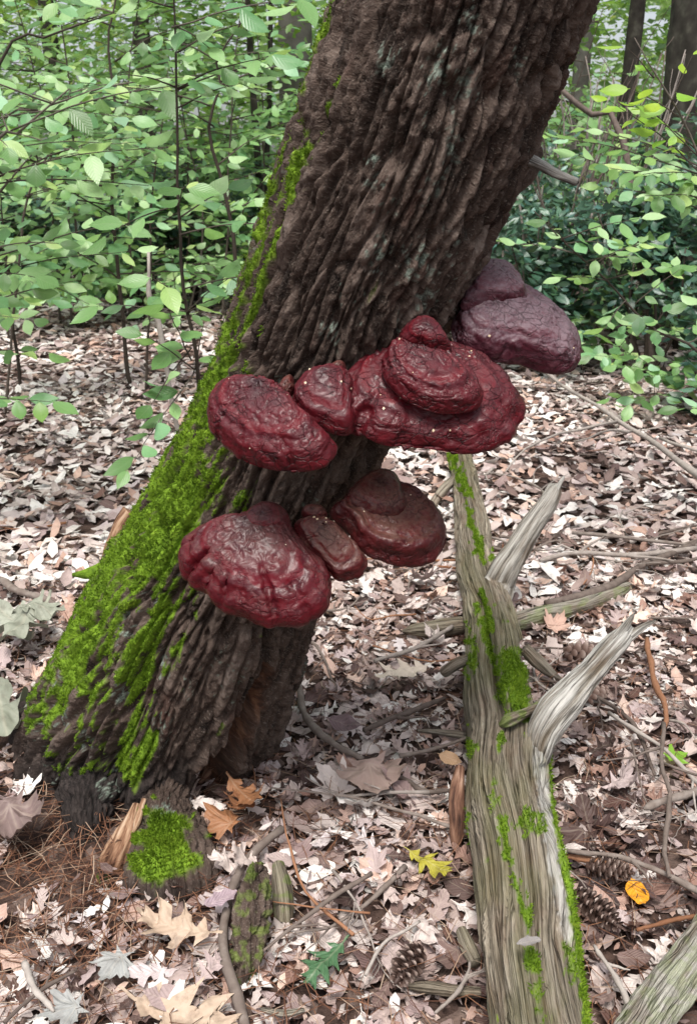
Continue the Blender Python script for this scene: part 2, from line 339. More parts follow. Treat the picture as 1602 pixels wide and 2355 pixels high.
AX = [(1290, -560, 1.14, 300), (1192, -300, 1.21, 290), (1072, 0, 1.30, 279), (944, 330, 1.40, 270), (815, 630, 1.51, 245), (738, 830, 1.60, 232), (648, 1030, 1.70, 224),
      (552, 1220, 1.80, 228), (440, 1440, 1.95, 248), (380, 1580, 2.06, 262)]
axp = [np.append(P(a, b, d), hw * d / FPX) for a, b, d, hw in AX]
axp = [np.append(axp[0][:3] + (axp[0][:3] - axp[2][:3]) * .4, .27 / 2 + .02)] + axp
axp += [np.array([-.475, 1.86, .03, .275]), np.array([-.49, 1.88, -.12, .30]), np.array([-.50, 1.89, -.30, .30])]
NR, NS = 600, 330
sp = spline(axp, NR); ctr, rad = sp[:, :3], sp[:, 3]
T_, A_, B_ = frames(ctr, -FW)                               # A_ faces the camera
th = np.linspace(-math.pi, math.pi, NS, endpoint=False); th = th - .4 * np.sin(th)     # 0 = towards the camera, seam at the back
dirs = np.cos(th)[None, :, None] * A_[:, None] + np.sin(th)[None, :, None] * B_[:, None]
S = np.concatenate([[0], np.cumsum(np.linalg.norm(np.diff(ctr, axis=0), axis=1))])[:, None] * np.ones((1, NS))
ARC = th[None, :] * .175 * np.ones((NR, 1)); RAD = rad[:, None] * np.ones((1, NS))
V0 = ctr[:, None] + dirs * RAD[..., None]
px, py, dep = project(V0.reshape(-1, 3)); px = px.reshape(NR, NS); py = py.reshape(NR, NS)
front = np.cos(th)[None, :] * np.ones((NR, 1)) > -0.15
S2 = S + .9
wx = ARC + .020 * fbm(ARC * 6, S2 * 3.2, oct=3, seed=21) + .015 * (S2 - 1.2); wy = S2 + .03 * fbm(ARC * 9, S2 * 7, oct=2, seed=22)
f1, f2, cid = voro(wx / .021, wy / .17, 31)
ridge = sst(0.0, .30, f2 - f1)
fis = 1 - sst(0, .09, np.abs(fbm(wx / .038, wy / .42, oct=2, seed=29)))
g1, g2, cid2 = voro((wx + .009 * fbm(ARC * 50, S2 * 40, oct=3, seed=23)) / .018, (wy + .012 * fbm(ARC * 60, S2 * 60, oct=2, seed=24)) / .034, 37)
k1_, k2_, cid3 = voro((wx + .004 * fbm(ARC * 120, S2 * 120, oct=2, seed=28)) / .0075, wy / .013, 39)
flake = sst(0, .16, g2 - g1)
disp = -.014 * (1 - ridge) - .012 * fis + .005 * (cid - .5) + (-.0035 * (1 - flake) + .006 * (cid2 - .5)) * (.35 + .65 * ridge) + .0028 * (cid3 - .5)
disp = disp + .0035 * fbm(wx * 70, wy * 30, oct=4, seed=25, gain=.6) + .008 * fbm(ARC * 5, S2 * 3, oct=2, seed=26) + .0035 * fbm(ARC * 150, S2 * 80, oct=2, seed=27)
low = sst(700, 1750, py)                                    # buttress folds near the foot
disp = disp + low * .045 * fbm(np.sin(th)[None, :] * 3.1 + S * .5, np.cos(th)[None, :] * 3.1, oct=2, seed=41) * sst(1150, 1650, py)
# torn split at the foot of the tree, seen on the side away from the moss
split = [(612, 1535), (585, 1600), (560, 1660), (520, 1730), (478, 1790), (455, 1850), (440, 1900)]
wsp = np.interp(py, [1500, 1560, 1660, 1760, 1850, 1950], [3, 11, 19, 34, 40, 26]); dsp = seg_dist(px, py, split) + 10 * fbm(px / 40, py / 70, oct=3, seed=44)
msp = np.where(front, sst(1.25, .65, dsp / np.maximum(wsp, 1)), 0)
disp = disp * (1 - .8 * msp) - msp * np.interp(py, [1500, 1600, 1700, 1800, 1900], [.015, .05, .12, .20, .22]) + msp * .014 * fbm((px * .9 + py * .45) / 14, (py - px * .4) / 160, oct=3, seed=46)
wood = np.where(front, sst(1.5, 1.0, dsp / np.maximum(wsp, 1)), 0) * sst(1900, 1800, py) * (.55 + .45 * fbm(px / 20, py / 60, oct=2, seed=47))
# moss: a streaky belt down the upper side of the lean, wide at the foot
le_y = [-400, 0, 200, 360, 560, 700, 830, 950, 1090, 1220, 1330, 1450, 1560, 1650, 1800, 1950]
le_x = [905, 770, 700, 640, 575, 530, 490, 440, 370, 300, 230, 150, 100, 70, 100, 180]
rel = px - np.interp(py, le_y, le_x)
mw = np.interp(py, [-400, 0, 300, 600, 800, 950, 1100, 1250, 1400, 1550, 1680, 1780, 1860], [60, 75, 80, 60, 80, 120, 185, 230, 290, 320, 300, 200, 20])
streak = .65 * fbm(wx / .020, wy / .16, oct=3, seed=51) + .35 * fbm(wx / .006, wy / .02, oct=2, seed=52)
mfield = np.clip(1 - rel / mw, -2, .62) * (.75 + .22 * sst(1050, 1350, py)) + streak * 1.35 + .18 * (ridge - .5)
mfield = mfield - sst(1600, 1760, py) * sst(120, -20, rel) * 1.2 - .30 * sst(1050, 500, py) - .25 * sst(60, 0, rel) * sst(1560, 1680, py)
mfield = np.maximum(mfield, .9 - seg_dist(px, py, [(355, 1690), (300, 1790), (262, 1770)]) / 34 + .6 * streak)
mfield = np.maximum(mfield, .55 - seg_dist(px, py, [(905, 560), (850, 700), (830, 780)]) / 60 + .7 * streak - .25)
backmoss = np.where(front, 0, 0) + np.where(~front & (np.sin(th)[None, :] * np.ones((NR, 1)) * 0 + rel < 150), .25, 0)
moss = np.where(front | (rel < 60), sst(.30, .52, mfield), 0)
moss = moss * (1 - msp)
disp = disp + moss * (.0015 + .003 * fbm(px / 12, py / 12, oct=3, seed=53))
# lichen speckle
lm = np.zeros_like(px)
for (lx, ly, lr) in [(1012, 170, 55), (1075, 190, 45), (1045, 330, 40), (870, 590, 40), (960, 610, 45), (985, 690, 35), (855, 360, 30), (760, 770, 30), (860, 420, 26), (1080, 30, 40), (285, 1440, 30),
                     (370, 1535, 30), (165, 1570, 28), (160, 1640, 26), (245, 1815, 40), (375, 1660, 30), (275, 1600, 24), (1000, 420, 30), (930, 760, 26), (200, 1700, 26), (640, 900, 24), (880, 140, 35)]:
    lm = np.maximum(lm, np.exp(-((px - lx) / lr) ** 2 - ((py - ly) / (lr * 1.7)) ** 2))
lm = .9 * lm; lm = np.maximum(lm, .42 * sst(.15, .5, fbm(px / 80, py / 140, oct=2, seed=58)))
lich = np.where(front, sst(.05, .4, lm - .85 + 1.05 * fbm(wx / .004, wy / .006, oct=2, seed=57)), 0) * (1 - msp)
lich = lich * (1 - .7 * moss)
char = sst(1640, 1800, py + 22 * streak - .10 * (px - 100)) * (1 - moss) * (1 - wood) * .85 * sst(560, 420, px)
Vt = (V0 + dirs * disp[..., None]).reshape(-1, 3)
Nt = grid_normals(Vt, NR, NS); Nt *= np.sign((Nt * dirs.reshape(-1, 3)).sum(1))[:, None]
Ft = grid_faces(NR, NS)
tree = tag(empty('leaning_tree', (-.475, 1.86, 0)), 'dark rough-barked tree trunk leaning over the leaf litter, mossy on its upper side', 'tree')
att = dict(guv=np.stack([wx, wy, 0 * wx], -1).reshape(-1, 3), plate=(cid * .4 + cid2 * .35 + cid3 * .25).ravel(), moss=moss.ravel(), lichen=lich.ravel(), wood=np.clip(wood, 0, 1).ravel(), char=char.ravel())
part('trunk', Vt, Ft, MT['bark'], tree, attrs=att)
wgt = (moss.ravel() ** 2) * ((py.ravel() > -200) & (py.ravel() < 1950)) * (Nt @ -FW > -.5)
mv, mf, mt_ = blades(Vt, Nt, wgt, 56000, .0015, .0052, .0010, 5)
tag(part('moss', mv, mf, MT['moss'], tree, False, dict(tone=mt_)), 'bright green moss on the upper side of the trunk', kind='stuff')

def knobbly(name, pts, nr, ns, amp, freq, parent, mat, seed, attr_fn=None, flat=None, stretch=3.0, ref=None, tip=True, plates=0.0):
    """a limb, root or log piece: a swept tube with grain running along it"""
    s = spline(pts, nr); c, r = s[:, :3], np.maximum(s[:, 3], .0008)
    t, a, b = frames(c, -FW if ref is None else np.asarray(ref, float)); tt = np.linspace(-math.pi, math.pi, ns, endpoint=False)
    dd = np.cos(tt)[None, :, None] * a[:, None] + np.sin(tt)[None, :, None] * b[:, None]
    L = np.concatenate([[0], np.cumsum(np.linalg.norm(np.diff(c, axis=0), axis=1))])[:, None] * np.ones((1, ns)); R = r[:, None] * np.ones((1, ns))
    ax, ay = np.cos(tt)[None, :] * R, np.sin(tt)[None, :] * R
    gn = fbm(ax * freq, ay * freq, L * freq / stretch, oct=4, seed=seed); big = fbm(ax * freq * .25, ay * freq * .25, L * freq * .12, oct=2, seed=seed + 3)
    arc_ = tt[None, :] * float(np.mean(r)) + .001 * fbm(L * 30, tt[None, :] * 3 + 0 * L, oct=2, seed=seed + 4)
    fine = fbm(arc_ * 260, L * 260 / stretch, oct=3, seed=seed + 5); extra_ = .25 * np.minimum(amp, R * .4) * fine
    if plates:
        p1, p2, pc = voro(arc_ / .016, L / .042, seed + 6); p3, p4, pd = voro(arc_ / .008, L / .017, seed + 7)
        extra_ = extra_ + plates * (-.010 * (1 - sst(0, .3, p2 - p1)) + .008 * (pc - .5) - .003 * (1 - sst(0, .2, p4 - p3)) + .004 * (pd - .5))
    V = c[:, None] + dd * (R * (1 + .25 * big) + np.minimum(amp, R * .4) * gn + np.maximum(extra_, -.5 * R))[..., None]; V = V.reshape(-1, 3); F = [grid_faces(nr, ns)]
    if tip:
        k = len(V); V = np.vstack([V, c[0], c[-1]]); j = np.arange(ns); j2 = (j + 1) % ns; e = (nr - 1) * ns
        F += [np.stack([j2, j, np.full(ns, k)], 1), np.stack([e + j, e + j2, np.full(ns, k + 1)], 1)]
    N = np.vstack([dd.reshape(-1, 3), -t[:1], t[-1:]]) if tip else dd.reshape(-1, 3)
    g = gn.ravel() * .5 + .5; g = np.append(g, [.7, .7]) if tip else g
    gu = np.stack([arc_, L, 0 * L + seed], -1).reshape(-1, 3); gu = np.vstack([gu, gu[:1], gu[-1:]]) if tip else gu
    x, y, _ = project(V); at = dict(guv=gu, grain=g, plate=g, moss=np.zeros(len(V)), lichen=np.zeros(len(V)), wood=np.zeros(len(V)), char=np.zeros(len(V)), pale=np.zeros(len(V)), algae=np.zeros(len(V)))
    if attr_fn: at.update(attr_fn(V, N, x, y, g))
    o = part(name, V, F, mat, parent, attrs=at) if not isinstance(parent, tuple) else single(name, V, F, mat, parent, attrs=at)
    return o, V, N, at
def with_depth(lst):                       # (px, py, depth, half width in px)
    return [np.append(P(a, b, d), h * d / FPX) for a, b, d, h in lst]
def on_ground(lst, lift=1.0, dz=0.0):      # (px, py, half width in px): lying on the ground
    o = []
    for a, b, h in lst:
        g = G(a, b, 0); g = G(a, b, float(ground_z(g[0], g[1])) + dz); d = depth_of(g); r = h * d / FPX
        g = G(a, b, float(ground_z(g[0], g[1])) + dz + r * lift); o.append(np.append(g, h * depth_of(g) / FPX))
    return o
# front root, grown over with moss
def root_att(V, N, x, y, g):
    f = fbm(x / 30, y / 30, oct=3, seed=61)
    m = sst(.15, .4, 1.0 - np.hypot((x - 378) / 95, (y - 1950) / 115) + .55 * f)
    l = sst(.1, .35, .6 - np.hypot((x - 375) / 50, (y - 1870) / 50) + .8 * fbm(x / 6, y / 6, oct=2, seed=62) - .2)
    return dict(moss=m, lichen=l * (1 - .5 * m), char=sst(1990, 2060, y + 20 * f) * .6)
RP = [np.append(P(400, 1640, 2.02), .085), np.append(P(392, 1740, 1.95), .066), np.append(P(375, 1830, 1.875), .052), np.append(P(376, 1890, 1.83), .062), np.append(P(384, 1950, 1.795), .080), np.append(P(392, 2015, 1.775), .094), np.append(P(398, 2085, 1.80), .11)]
o, rv, rn, ra = knobbly('root', RP, 130, 150, .010, 34, tree, MT['bark'], 63, root_att, stretch=2, plates=1.0)
mv, mf, mt_ = blades(rv, rn, ra['moss'] ** 2 * (rn @ -FW > -.3) + 1e-9, 9000, .003, .008, .0012, 6)
tag(part('moss', mv, mf, MT['moss'], tree, False, dict(tone=np.clip(mt_ + .12, 0, 1))), 'yellow green moss cushion on the front root', kind='stuff')
# dark lower root running into the soil on the left
o, rv, rn, ra = knobbly('root', with_depth([(240, 1690, 2.0, 75), (215, 1800, 1.93, 75), (205, 1880, 1.88, 58), (225, 1950, 1.87, 40), (240, 2030, 1.88, 36)]), 90, 110, .012, 40, tree, MT['bark'], 65,
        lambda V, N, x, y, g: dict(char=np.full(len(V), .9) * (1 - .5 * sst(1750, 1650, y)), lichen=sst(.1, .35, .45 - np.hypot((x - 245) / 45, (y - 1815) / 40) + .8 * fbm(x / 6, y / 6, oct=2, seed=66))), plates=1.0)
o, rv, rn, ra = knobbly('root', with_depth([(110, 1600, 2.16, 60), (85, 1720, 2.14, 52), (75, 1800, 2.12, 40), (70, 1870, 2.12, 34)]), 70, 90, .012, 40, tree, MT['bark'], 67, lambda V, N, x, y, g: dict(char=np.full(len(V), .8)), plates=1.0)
# small old root knuckle poking out of the needles below
knobbly('root', with_depth([(245, 1985, 1.80, 24), (240, 2050, 1.74, 20), (236, 2110, 1.72, 18), (234, 2170, 1.74, 16)]), 40, 40, .006, 60, tree, MT['bark'], 68,
        lambda V, N, x, y, g: dict(moss=.7 * sst(.4, .6, g), char=.6 * np.ones(len(V))), plates=.6)
# torn, splintered wood between the roots
MT['raw'] = mat_raw('raw_wood', [(.36, (.05, .022, .012)), (.48, (.19, .10, .058)), (.58, (.34, .215, .135)), (.72, (.50, .38, .28))]); MT['rawdark'] = mat_raw('brown_bark_strip', [(.36, (.03, .014, .01)), (.5, (.13, .065, .042)), (.62, (.24, .135, .09)), (.75, (.40, .27, .2))])
for pts, sd_ in (([(316, 1850, 1.84, 10), (300, 1905, 1.81, 24), (284, 1945, 1.795, 32), (266, 1985, 1.785, 36), (256, 2015, 1.785, 16)], 73), ([(332, 1838, 1.82, 6), (318, 1885, 1.79, 9), (308, 1915, 1.78, 5)], 74)):
    knobbly('splinter', with_depth(pts), 60, 44, .010, 60, tree, MT['raw'], sd_, stretch=4)
for pts in ([(560, 1640, 2.03, 8), (530, 1710, 2.02, 13), (490, 1760, 2.01, 13), (455, 1800, 1.99, 8)], [(604, 1545, 1.92, 4), (585, 1600, 1.94, 9), (572, 1650, 1.97, 5)]):
    o, *_ = knobbly('splinter', with_depth(pts), 40, 30, .004, 90, tree, MT['rawdark'], 75, stretch=8)
# bark edge on the far side of the split
knobbly('root', with_depth([(650, 1500, 2.03, 60), (622, 1600, 2.08, 52), (585, 1680, 2.14, 42), (530, 1765, 2.19, 34), (490, 1830, 2.22, 30), (455, 1900, 2.24, 26)]), 130, 100, .010, 45, tree, MT['bark'], 77,
        lambda V, N, x, y, g: dict(moss=.8 * sst(.52, .7, g) * sst(1550, 1700, y), lichen=.7 * sst(.62, .75, fbm(x / 7, y / 7, oct=2, seed=4) * .5 + .5)), plates=1.0)
# mossy spur on the upper side, pale split wood behind it
knobbly('spur', with_depth([(330, 1275, 1.93, 30), (265, 1305, 1.95, 24), (215, 1318, 1.96, 15), (168, 1322, 1.97, 4)]), 50, 44, .006, 60, tree, MT['bark'], 79, lambda V, N, x, y, g: dict(moss=np.clip(.6 + g, 0, 1)))
knobbly('splinter', with_depth([(305, 1180, 2.0, 24), (285, 1210, 2.0, 24), (262, 1260, 1.99, 20), (246, 1300, 1.98, 14)]), 40, 40, .004, 90, tree, MT['raw'], 81, stretch=8)
# dead stub high on the trunk
knobbly('branch_stub', with_depth([(1180, 350, 1.40, 15), (1230, 375, 1.385, 13), (1275, 397, 1.37, 11), (1322, 418, 1.36, 10), (1326, 420, 1.36, 5)]), 60, 30, .004, 120, tree, MT['wood'], 83, lambda V, N, x, y, g: dict(pale=np.ones(len(V))))
knobbly('bark_flap', with_depth([(1225, 350, 1.46, 24), (1205, 395, 1.45, 22), (1175, 440, 1.45, 14), (1150, 470, 1.46, 6)]), 60, 40, .006, 70, tree, MT['bark'], 85)

# ------------------------------------------------------------------ shelf fungi
def R3(l): return [(400 + a / 1.647, 580 + b / 1.647) for a, b in l]
def R4(l): return [(380 + a / 2.325, 1040 + b / 2.325) for a, b in l]
def cap(name, outline, center, depth, tilt, yaw, dome, seed, mat, parent=None, under=.35, k1=3.1, k2=.5, zones=5.0, crack=1.0, furrow=(), lab=None, org=None, flat=False, nr=118, ns=260, lip=.0, flecks=0):
    t_, y_ = math.radians(tilt), math.radians(yaw)
    e1 = np.array([math.cos(y_), math.sin(y_), 0]); n = np.array([math.sin(y_) * math.sin(t_), -math.cos(y_) * math.sin(t_), math.cos(t_)]); e2 = np.cross(n, e1)
    A = P(*center, depth); pts = []
    for a, b in outline:
        r = ray(a, b); q = CAM + r * (np.dot(A - CAM, n) / np.dot(r, n)) - A; pts.append((q @ e1, q @ e2))
    pts = np.array(pts); an = np.unwrap(np.arctan2(pts[:, 1], pts[:, 0])); rr = np.hypot(pts[:, 0], pts[:, 1])
    if an[-1] < an[0]: an, rr = -an, rr; sgn = -1
    else: sgn = 1
    o = np.argsort(an); an, rr = an[o], rr[o]
    AN = np.concatenate([an - 2 * math.pi, an, an + 2 * math.pi]); RR = np.tile(rr, 3)
    ph = np.linspace(0, 2 * math.pi, ns, endpoint=False) + an[0]; rad_ = np.interp(ph, AN, RR)
    for _ in range(5): rad_ = (np.roll(rad_, 1) + 2 * rad_ + np.roll(rad_, -1)) / 4
    ph = ph * sgn; rm = rr.mean()
    # profile: over the top, round the lip and back underneath
    nt_ = int(nr * .72); ro = np.concatenate([np.sin(np.linspace(0, math.pi / 2, nt_)), np.cos(np.linspace(0, math.pi / 2, nr - nt_ + 1)[1:])])
    top = (np.arange(nr) < nt_)
    ho = np.where(top, dome * (1 - np.clip(ro, 0, 1) ** k1) ** k2 + lip * dome * np.exp(-((ro - .8) / .12) ** 2), -under * dome * (1 - ro ** 4) ** .5)
    rho = ro[:, None] * np.ones((1, ns)); H = ho[:, None] * np.ones((1, ns)); PH = ph[None, :] * np.ones((nr, 1)); R_ = rad_[None, :] * rho
    X, Y = R_ * np.cos(PH), R_ * np.sin(PH)
    for (f0, fw, fd, fr) in furrow:
        f0 = math.radians(f0); dphi = np.abs((PH - f0 + math.pi) % (2 * math.pi) - math.pi) + .05 * fbm(rho * 7, PH * 0 + f0, oct=2, seed=seed + 6)
        gsn = np.exp(-(dphi / fw) ** 2) * sst(fr, fr + .25, rho); H = H - fd * gsn * top[:, None]; sc = 1 - .5 * fd / rm * gsn; X, Y = X * sc, Y * sc
    V = A + X[..., None] * e1 + Y[..., None] * e2 + H[..., None] * n
    N = grid_normals(V.reshape(-1, 3), nr, ns).reshape(nr, ns, 3)
    if (N[nt_ // 2, 0] @ n) < 0: N = -N
    w1 = X + .012 * fbm(X * 40, Y * 40, oct=3, seed=seed); w2 = Y + .012 * fbm(X * 40 + 9, Y * 40, oct=3, seed=seed + 1)
    a1, a2, ac = voro(w1 / .024, w2 / .019, seed); b1, b2, bc = voro(w1 / .013 + 3, w2 / .011, seed + 2)
    cr = (1 - sst(0, .12, a2 - a1)) * sst(-.1, .35, fbm(X * 22, Y * 22, oct=2, seed=seed + 3)); cr2 = (1 - sst(0, .2, b2 - b1)) * sst(0, .5, fbm(X * 30 + 5, Y * 30, oct=2, seed=seed + 4))
    zn = np.sin(2 * math.pi * (rho * zones + .35 * fbm(X * 14, Y * 14, oct=2, seed=seed + 5)))
    wr = fbm(X * 60 + zn * .3, Y * 60, H * 60, oct=4, seed=seed + 7)
    outer = sst(.25, .85, rho)
    d = (-.0034 * cr * crack - .0020 * cr2 * crack + .0014 * zn * outer + .0042 * wr * (.5 + .5 * outer) + .006 * fbm(X * 12, Y * 12, oct=2, seed=seed + 8)) * np.where(top[:, None], 1, .25) * min(1, rm / .07)
    d = d * sst(0, .08, rho)
    V = (V + N * d[..., None]).reshape(-1, 3); F = grid_faces(nr, ns)
    un = (sst(.995, .93, rho) * (~top)[:, None]).ravel()
    at = dict(zone=rho.ravel(), under=un)
    if flecks:
        rq = np.random.default_rng(seed + 50); ok = np.where((rho.ravel() < .9) & np.repeat(top, ns) & (rho.ravel() > .2))[0]; ii = rq.choice(ok, flecks); pv, nv = V[ii], N.reshape(-1, 3)[ii]; fv = []
        for p_, n_ in zip(pv, nv):
            u_ = unit(np.cross(n_, rq.normal(0, 1, 3))); w_ = np.cross(n_, u_); s_ = rq.uniform(.0008, .0026); fv += [p_ + s_ * (u_ * 1.3 + w_ * .2), p_ + s_ * (w_ - u_ * .2), p_ - s_ * (u_ + w_ * .3), p_ - s_ * w_ * .8 + s_ * u_ * .4, p_ + n_ * s_ * .9]
        q_ = np.arange(flecks)[:, None] * 5; tag(part('debris', fv, np.vstack([q_ + [0, 1, 4], q_ + [1, 2, 4], q_ + [2, 3, 4], q_ + [3, 0, 4]]), MT['fleck'], parent, False), kind='stuff')
    if parent is not None: return part(name, V, F, mat, parent, attrs=at)
    return single(name, V, F, mat, A, attrs=at), A
def fungus(label, outline, center, depth, tilt, yaw, dome, seed, mat, extra=(), **kw):
    org = P(*center, depth); e = tag(empty('shelf_fungus', org), label, 'fungus', 'varnished shelf fungi on the leaning tree')
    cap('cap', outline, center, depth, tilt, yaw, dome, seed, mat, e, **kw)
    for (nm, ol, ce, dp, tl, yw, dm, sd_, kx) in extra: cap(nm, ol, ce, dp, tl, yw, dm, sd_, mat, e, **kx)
    return e
SM = dict(nr=80, ns=160)
MT['fleck'] = mat_flat('cream_debris', [(.3, (.50, .36, .20)), (.6, (.74, .62, .46))], .8)
fungus('round deep red shelf fungus on the mossy side, upper tier of the trunk',
       R3([(130, 640), (133, 580), (160, 535), (200, 512), (260, 503), (330, 510), (390, 525), (440, 555), (475, 600), (510, 640), (560, 672), (605, 695), (615, 735), (600, 785), (560, 818), (480, 832), (400, 828), (330, 815), (270, 795), (220, 755), (175, 720), (148, 690)]),
       (610, 912), 1.395, 42, -14, .045, 101, MT['red'], furrow=((-60, .03, .005, .6), (-95, .03, .004, .65), (-125, .03, .005, .6), (-30, .04, .004, .65)), flecks=5, k1=2.8, k2=.52)
fungus('small lumpy red fungus squeezed between the round one and the widest shelf',
       R3([(445, 560), (460, 510), (500, 475), (560, 455), (620, 450), (670, 470), (680, 560), (690, 650), (672, 695), (620, 695), (570, 672), (510, 655), (465, 610)]),
       (748, 882), 1.40, 44, 0, .036, 111, MT['red'], flecks=5, k1=2.4, k2=.55, zones=4, **SM)
fungus('widest red shelf fungus, its top half covered by a smaller cap',
       R3([(605, 520), (640, 465), (690, 420), (760, 385), (830, 360), (930, 350), (1050, 375), (1130, 405), (1220, 440), (1270, 485), (1300, 540), (1325, 580), (1320, 640), (1290, 690), (1240, 730), (1180, 755), (1120, 765), (1040, 758), (960, 748), (880, 738), (810, 736), (750, 715), (718, 688), (680, 692), (640, 662), (615, 600)]),
       (938, 836), 1.45, 40, 8, .038, 121, MT['red'], flecks=18, k1=3.5, k2=.5, furrow=((-128, .05, .014, .55), (-40, .05, .007, .65), (-100, .03, .004, .7), (-75, .03, .005, .7), (-60, .025, .004, .7), (-20, .04, .005, .7), (-150, .03, .004, .7)))
fungus('dusky red cap with a domed neck, growing on top of the widest shelf',
       R3([(785, 440), (800, 385), (840, 352), (900, 338), (960, 352), (1015, 378), (1065, 420), (1115, 470), (1152, 520), (1166, 558), (1150, 592), (1100, 607), (1040, 611), (970, 602), (900, 572), (850, 537), (806, 490)]),
       (950, 815), 1.39, 40, 12, .034, 131, MT['red'], flecks=5, k1=3.0, k2=.5, under=.6,
       extra=[('neck', R3([(850, 345), (866, 305), (905, 278), (955, 278), (990, 305), (1022, 345), (1050, 390), (1000, 400), (930, 385), (870, 370)]), (970, 790), 1.385, 40, 10, .04, 137, dict(SM, k1=2.2, zones=2))])
fungus('large purplish grey shelf fungus on the far side, highest on the trunk',
       R3([(1050, 305), (1058, 250), (1085, 215), (1150, 195), (1250, 175), (1320, 150), (1380, 183), (1440, 228), (1500, 288), (1536, 350), (1538, 400), (1515, 450), (1450, 462), (1390, 450), (1320, 422), (1240, 416), (1180, 410), (1110, 385), (1065, 350)]),
       (1112, 738), 1.505, 38, 22, .052, 141, MT['purple'], flecks=5, k1=2.8, k2=.52, crack=.8, zones=4,
       extra=[('neck', R3([(1092, 215), (1098, 150), (1122, 85), (1160, 50), (1220, 56), (1280, 95), (1322, 150), (1330, 200), (1260, 225), (1170, 230)]), (1135, 672), 1.50, 35, 22, .042, 147, dict(SM, k1=2.4, zones=2, crack=.7))])
fungus('big glossy red fungus with a scalloped front rim, lower tier of the trunk',
       R4([(85, 600), (90, 520), (120, 470), (180, 430), (280, 402), (400, 388), (520, 385), (640, 395), (705, 430), (755, 495), (805, 555), (862, 620), (892, 685), (888, 760), (872, 830), (820, 890), (740, 930), (660, 936), (640, 928), (620, 940), (560, 942), (470, 908), (400, 872), (320, 862), (260, 815), (232, 760), (215, 748), (160, 732), (110, 680)]),
       (585, 1222), 1.505, 44, -4, .052, 151, MT['gloss'], flecks=5, k1=3.1, k2=.5, crack=.6, zones=5.5, furrow=((-138, .05, .014, .5), (-72, .03, .008, .4), (-105, .03, .006, .5), (-90, .02, .003, .6), (-55, .025, .005, .55), (-35, .04, .005, .55), (-120, .02, .004, .6), (-160, .03, .004, .6)),
       extra=[('neck', R4([(395, 420), (425, 345), (485, 302), (560, 285), (622, 300), (657, 350), (668, 420), (610, 460), (520, 470), (440, 455)]), (610, 1205), 1.49, 42, -4, .038, 157, dict(SM, k1=2.3, zones=2, crack=.5))])
fungus('narrow wedge of maroon fungus between the two lower shelves',
       R4([(688, 405), (715, 372), (800, 375), (880, 398), (960, 455), (1010, 505), (1070, 560), (1082, 610), (1060, 652), (1000, 682), (912, 696), (878, 645), (820, 582), (758, 512), (715, 455)]),
       (738, 1222), 1.49, 46, 12, .028, 161, MT['maroon'], flecks=5, k1=2.6, crack=.7, zones=4, **SM)
fungus('wet-looking maroon brown fungus with a big neck, lower tier on the open side',
       R4([(872, 310), (925, 275), (1000, 265), (1150, 220), (1285, 205), (1355, 232), (1432, 292), (1482, 362), (1507, 450), (1482, 530), (1420, 590), (1330, 616), (1240, 602), (1160, 582), (1080, 552), (1010, 502), (988, 440), (935, 392), (885, 352)]),
       (868, 1155), 1.545, 42, 16, .036, 171, MT['maroon'], flecks=5, k1=3.0, crack=.6, zones=4, lip=.25,
       extra=[('neck', R4([(948, 265), (995, 195), (1060, 140), (1150, 108), (1222, 120), (1267, 180), (1285, 245), (1292, 320), (1200, 370), (1080, 360), (990, 310)]), (868, 1135), 1.535, 38, 12, .036, 177, dict(SM, k1=2.4, zones=2, crack=.4))])
fungus('tiny button of maroon fungus in the shade under the lean',
       R4([(725, 330), (740, 295), (800, 285), (850, 300), (868, 335), (845, 368), (795, 378), (745, 362)]), (720, 1180), 1.50, 50, 0, .022, 181, MT['maroon'], k1=2.2, zones=2, nr=50, ns=90)
fungus('dark pointed nub of fungus beside the round upper one',
       R3([(385, 525), (400, 500), (425, 470), (445, 462), (455, 500), (450, 540), (415, 560)]), (657, 895), 1.395, 50, 0, .02, 185, MT['maroon'], k1=2.0, zones=2, nr=50, ns=90)
fungus('dark nub of fungus above the small lumpy one',
       R3([(585, 440), (605, 425), (640, 418), (650, 440), (630, 462), (600, 462)]), (775, 850), 1.40, 50, 0, .018, 189, MT['maroon'], k1=2.0, zones=2, nr=50, ns=90)

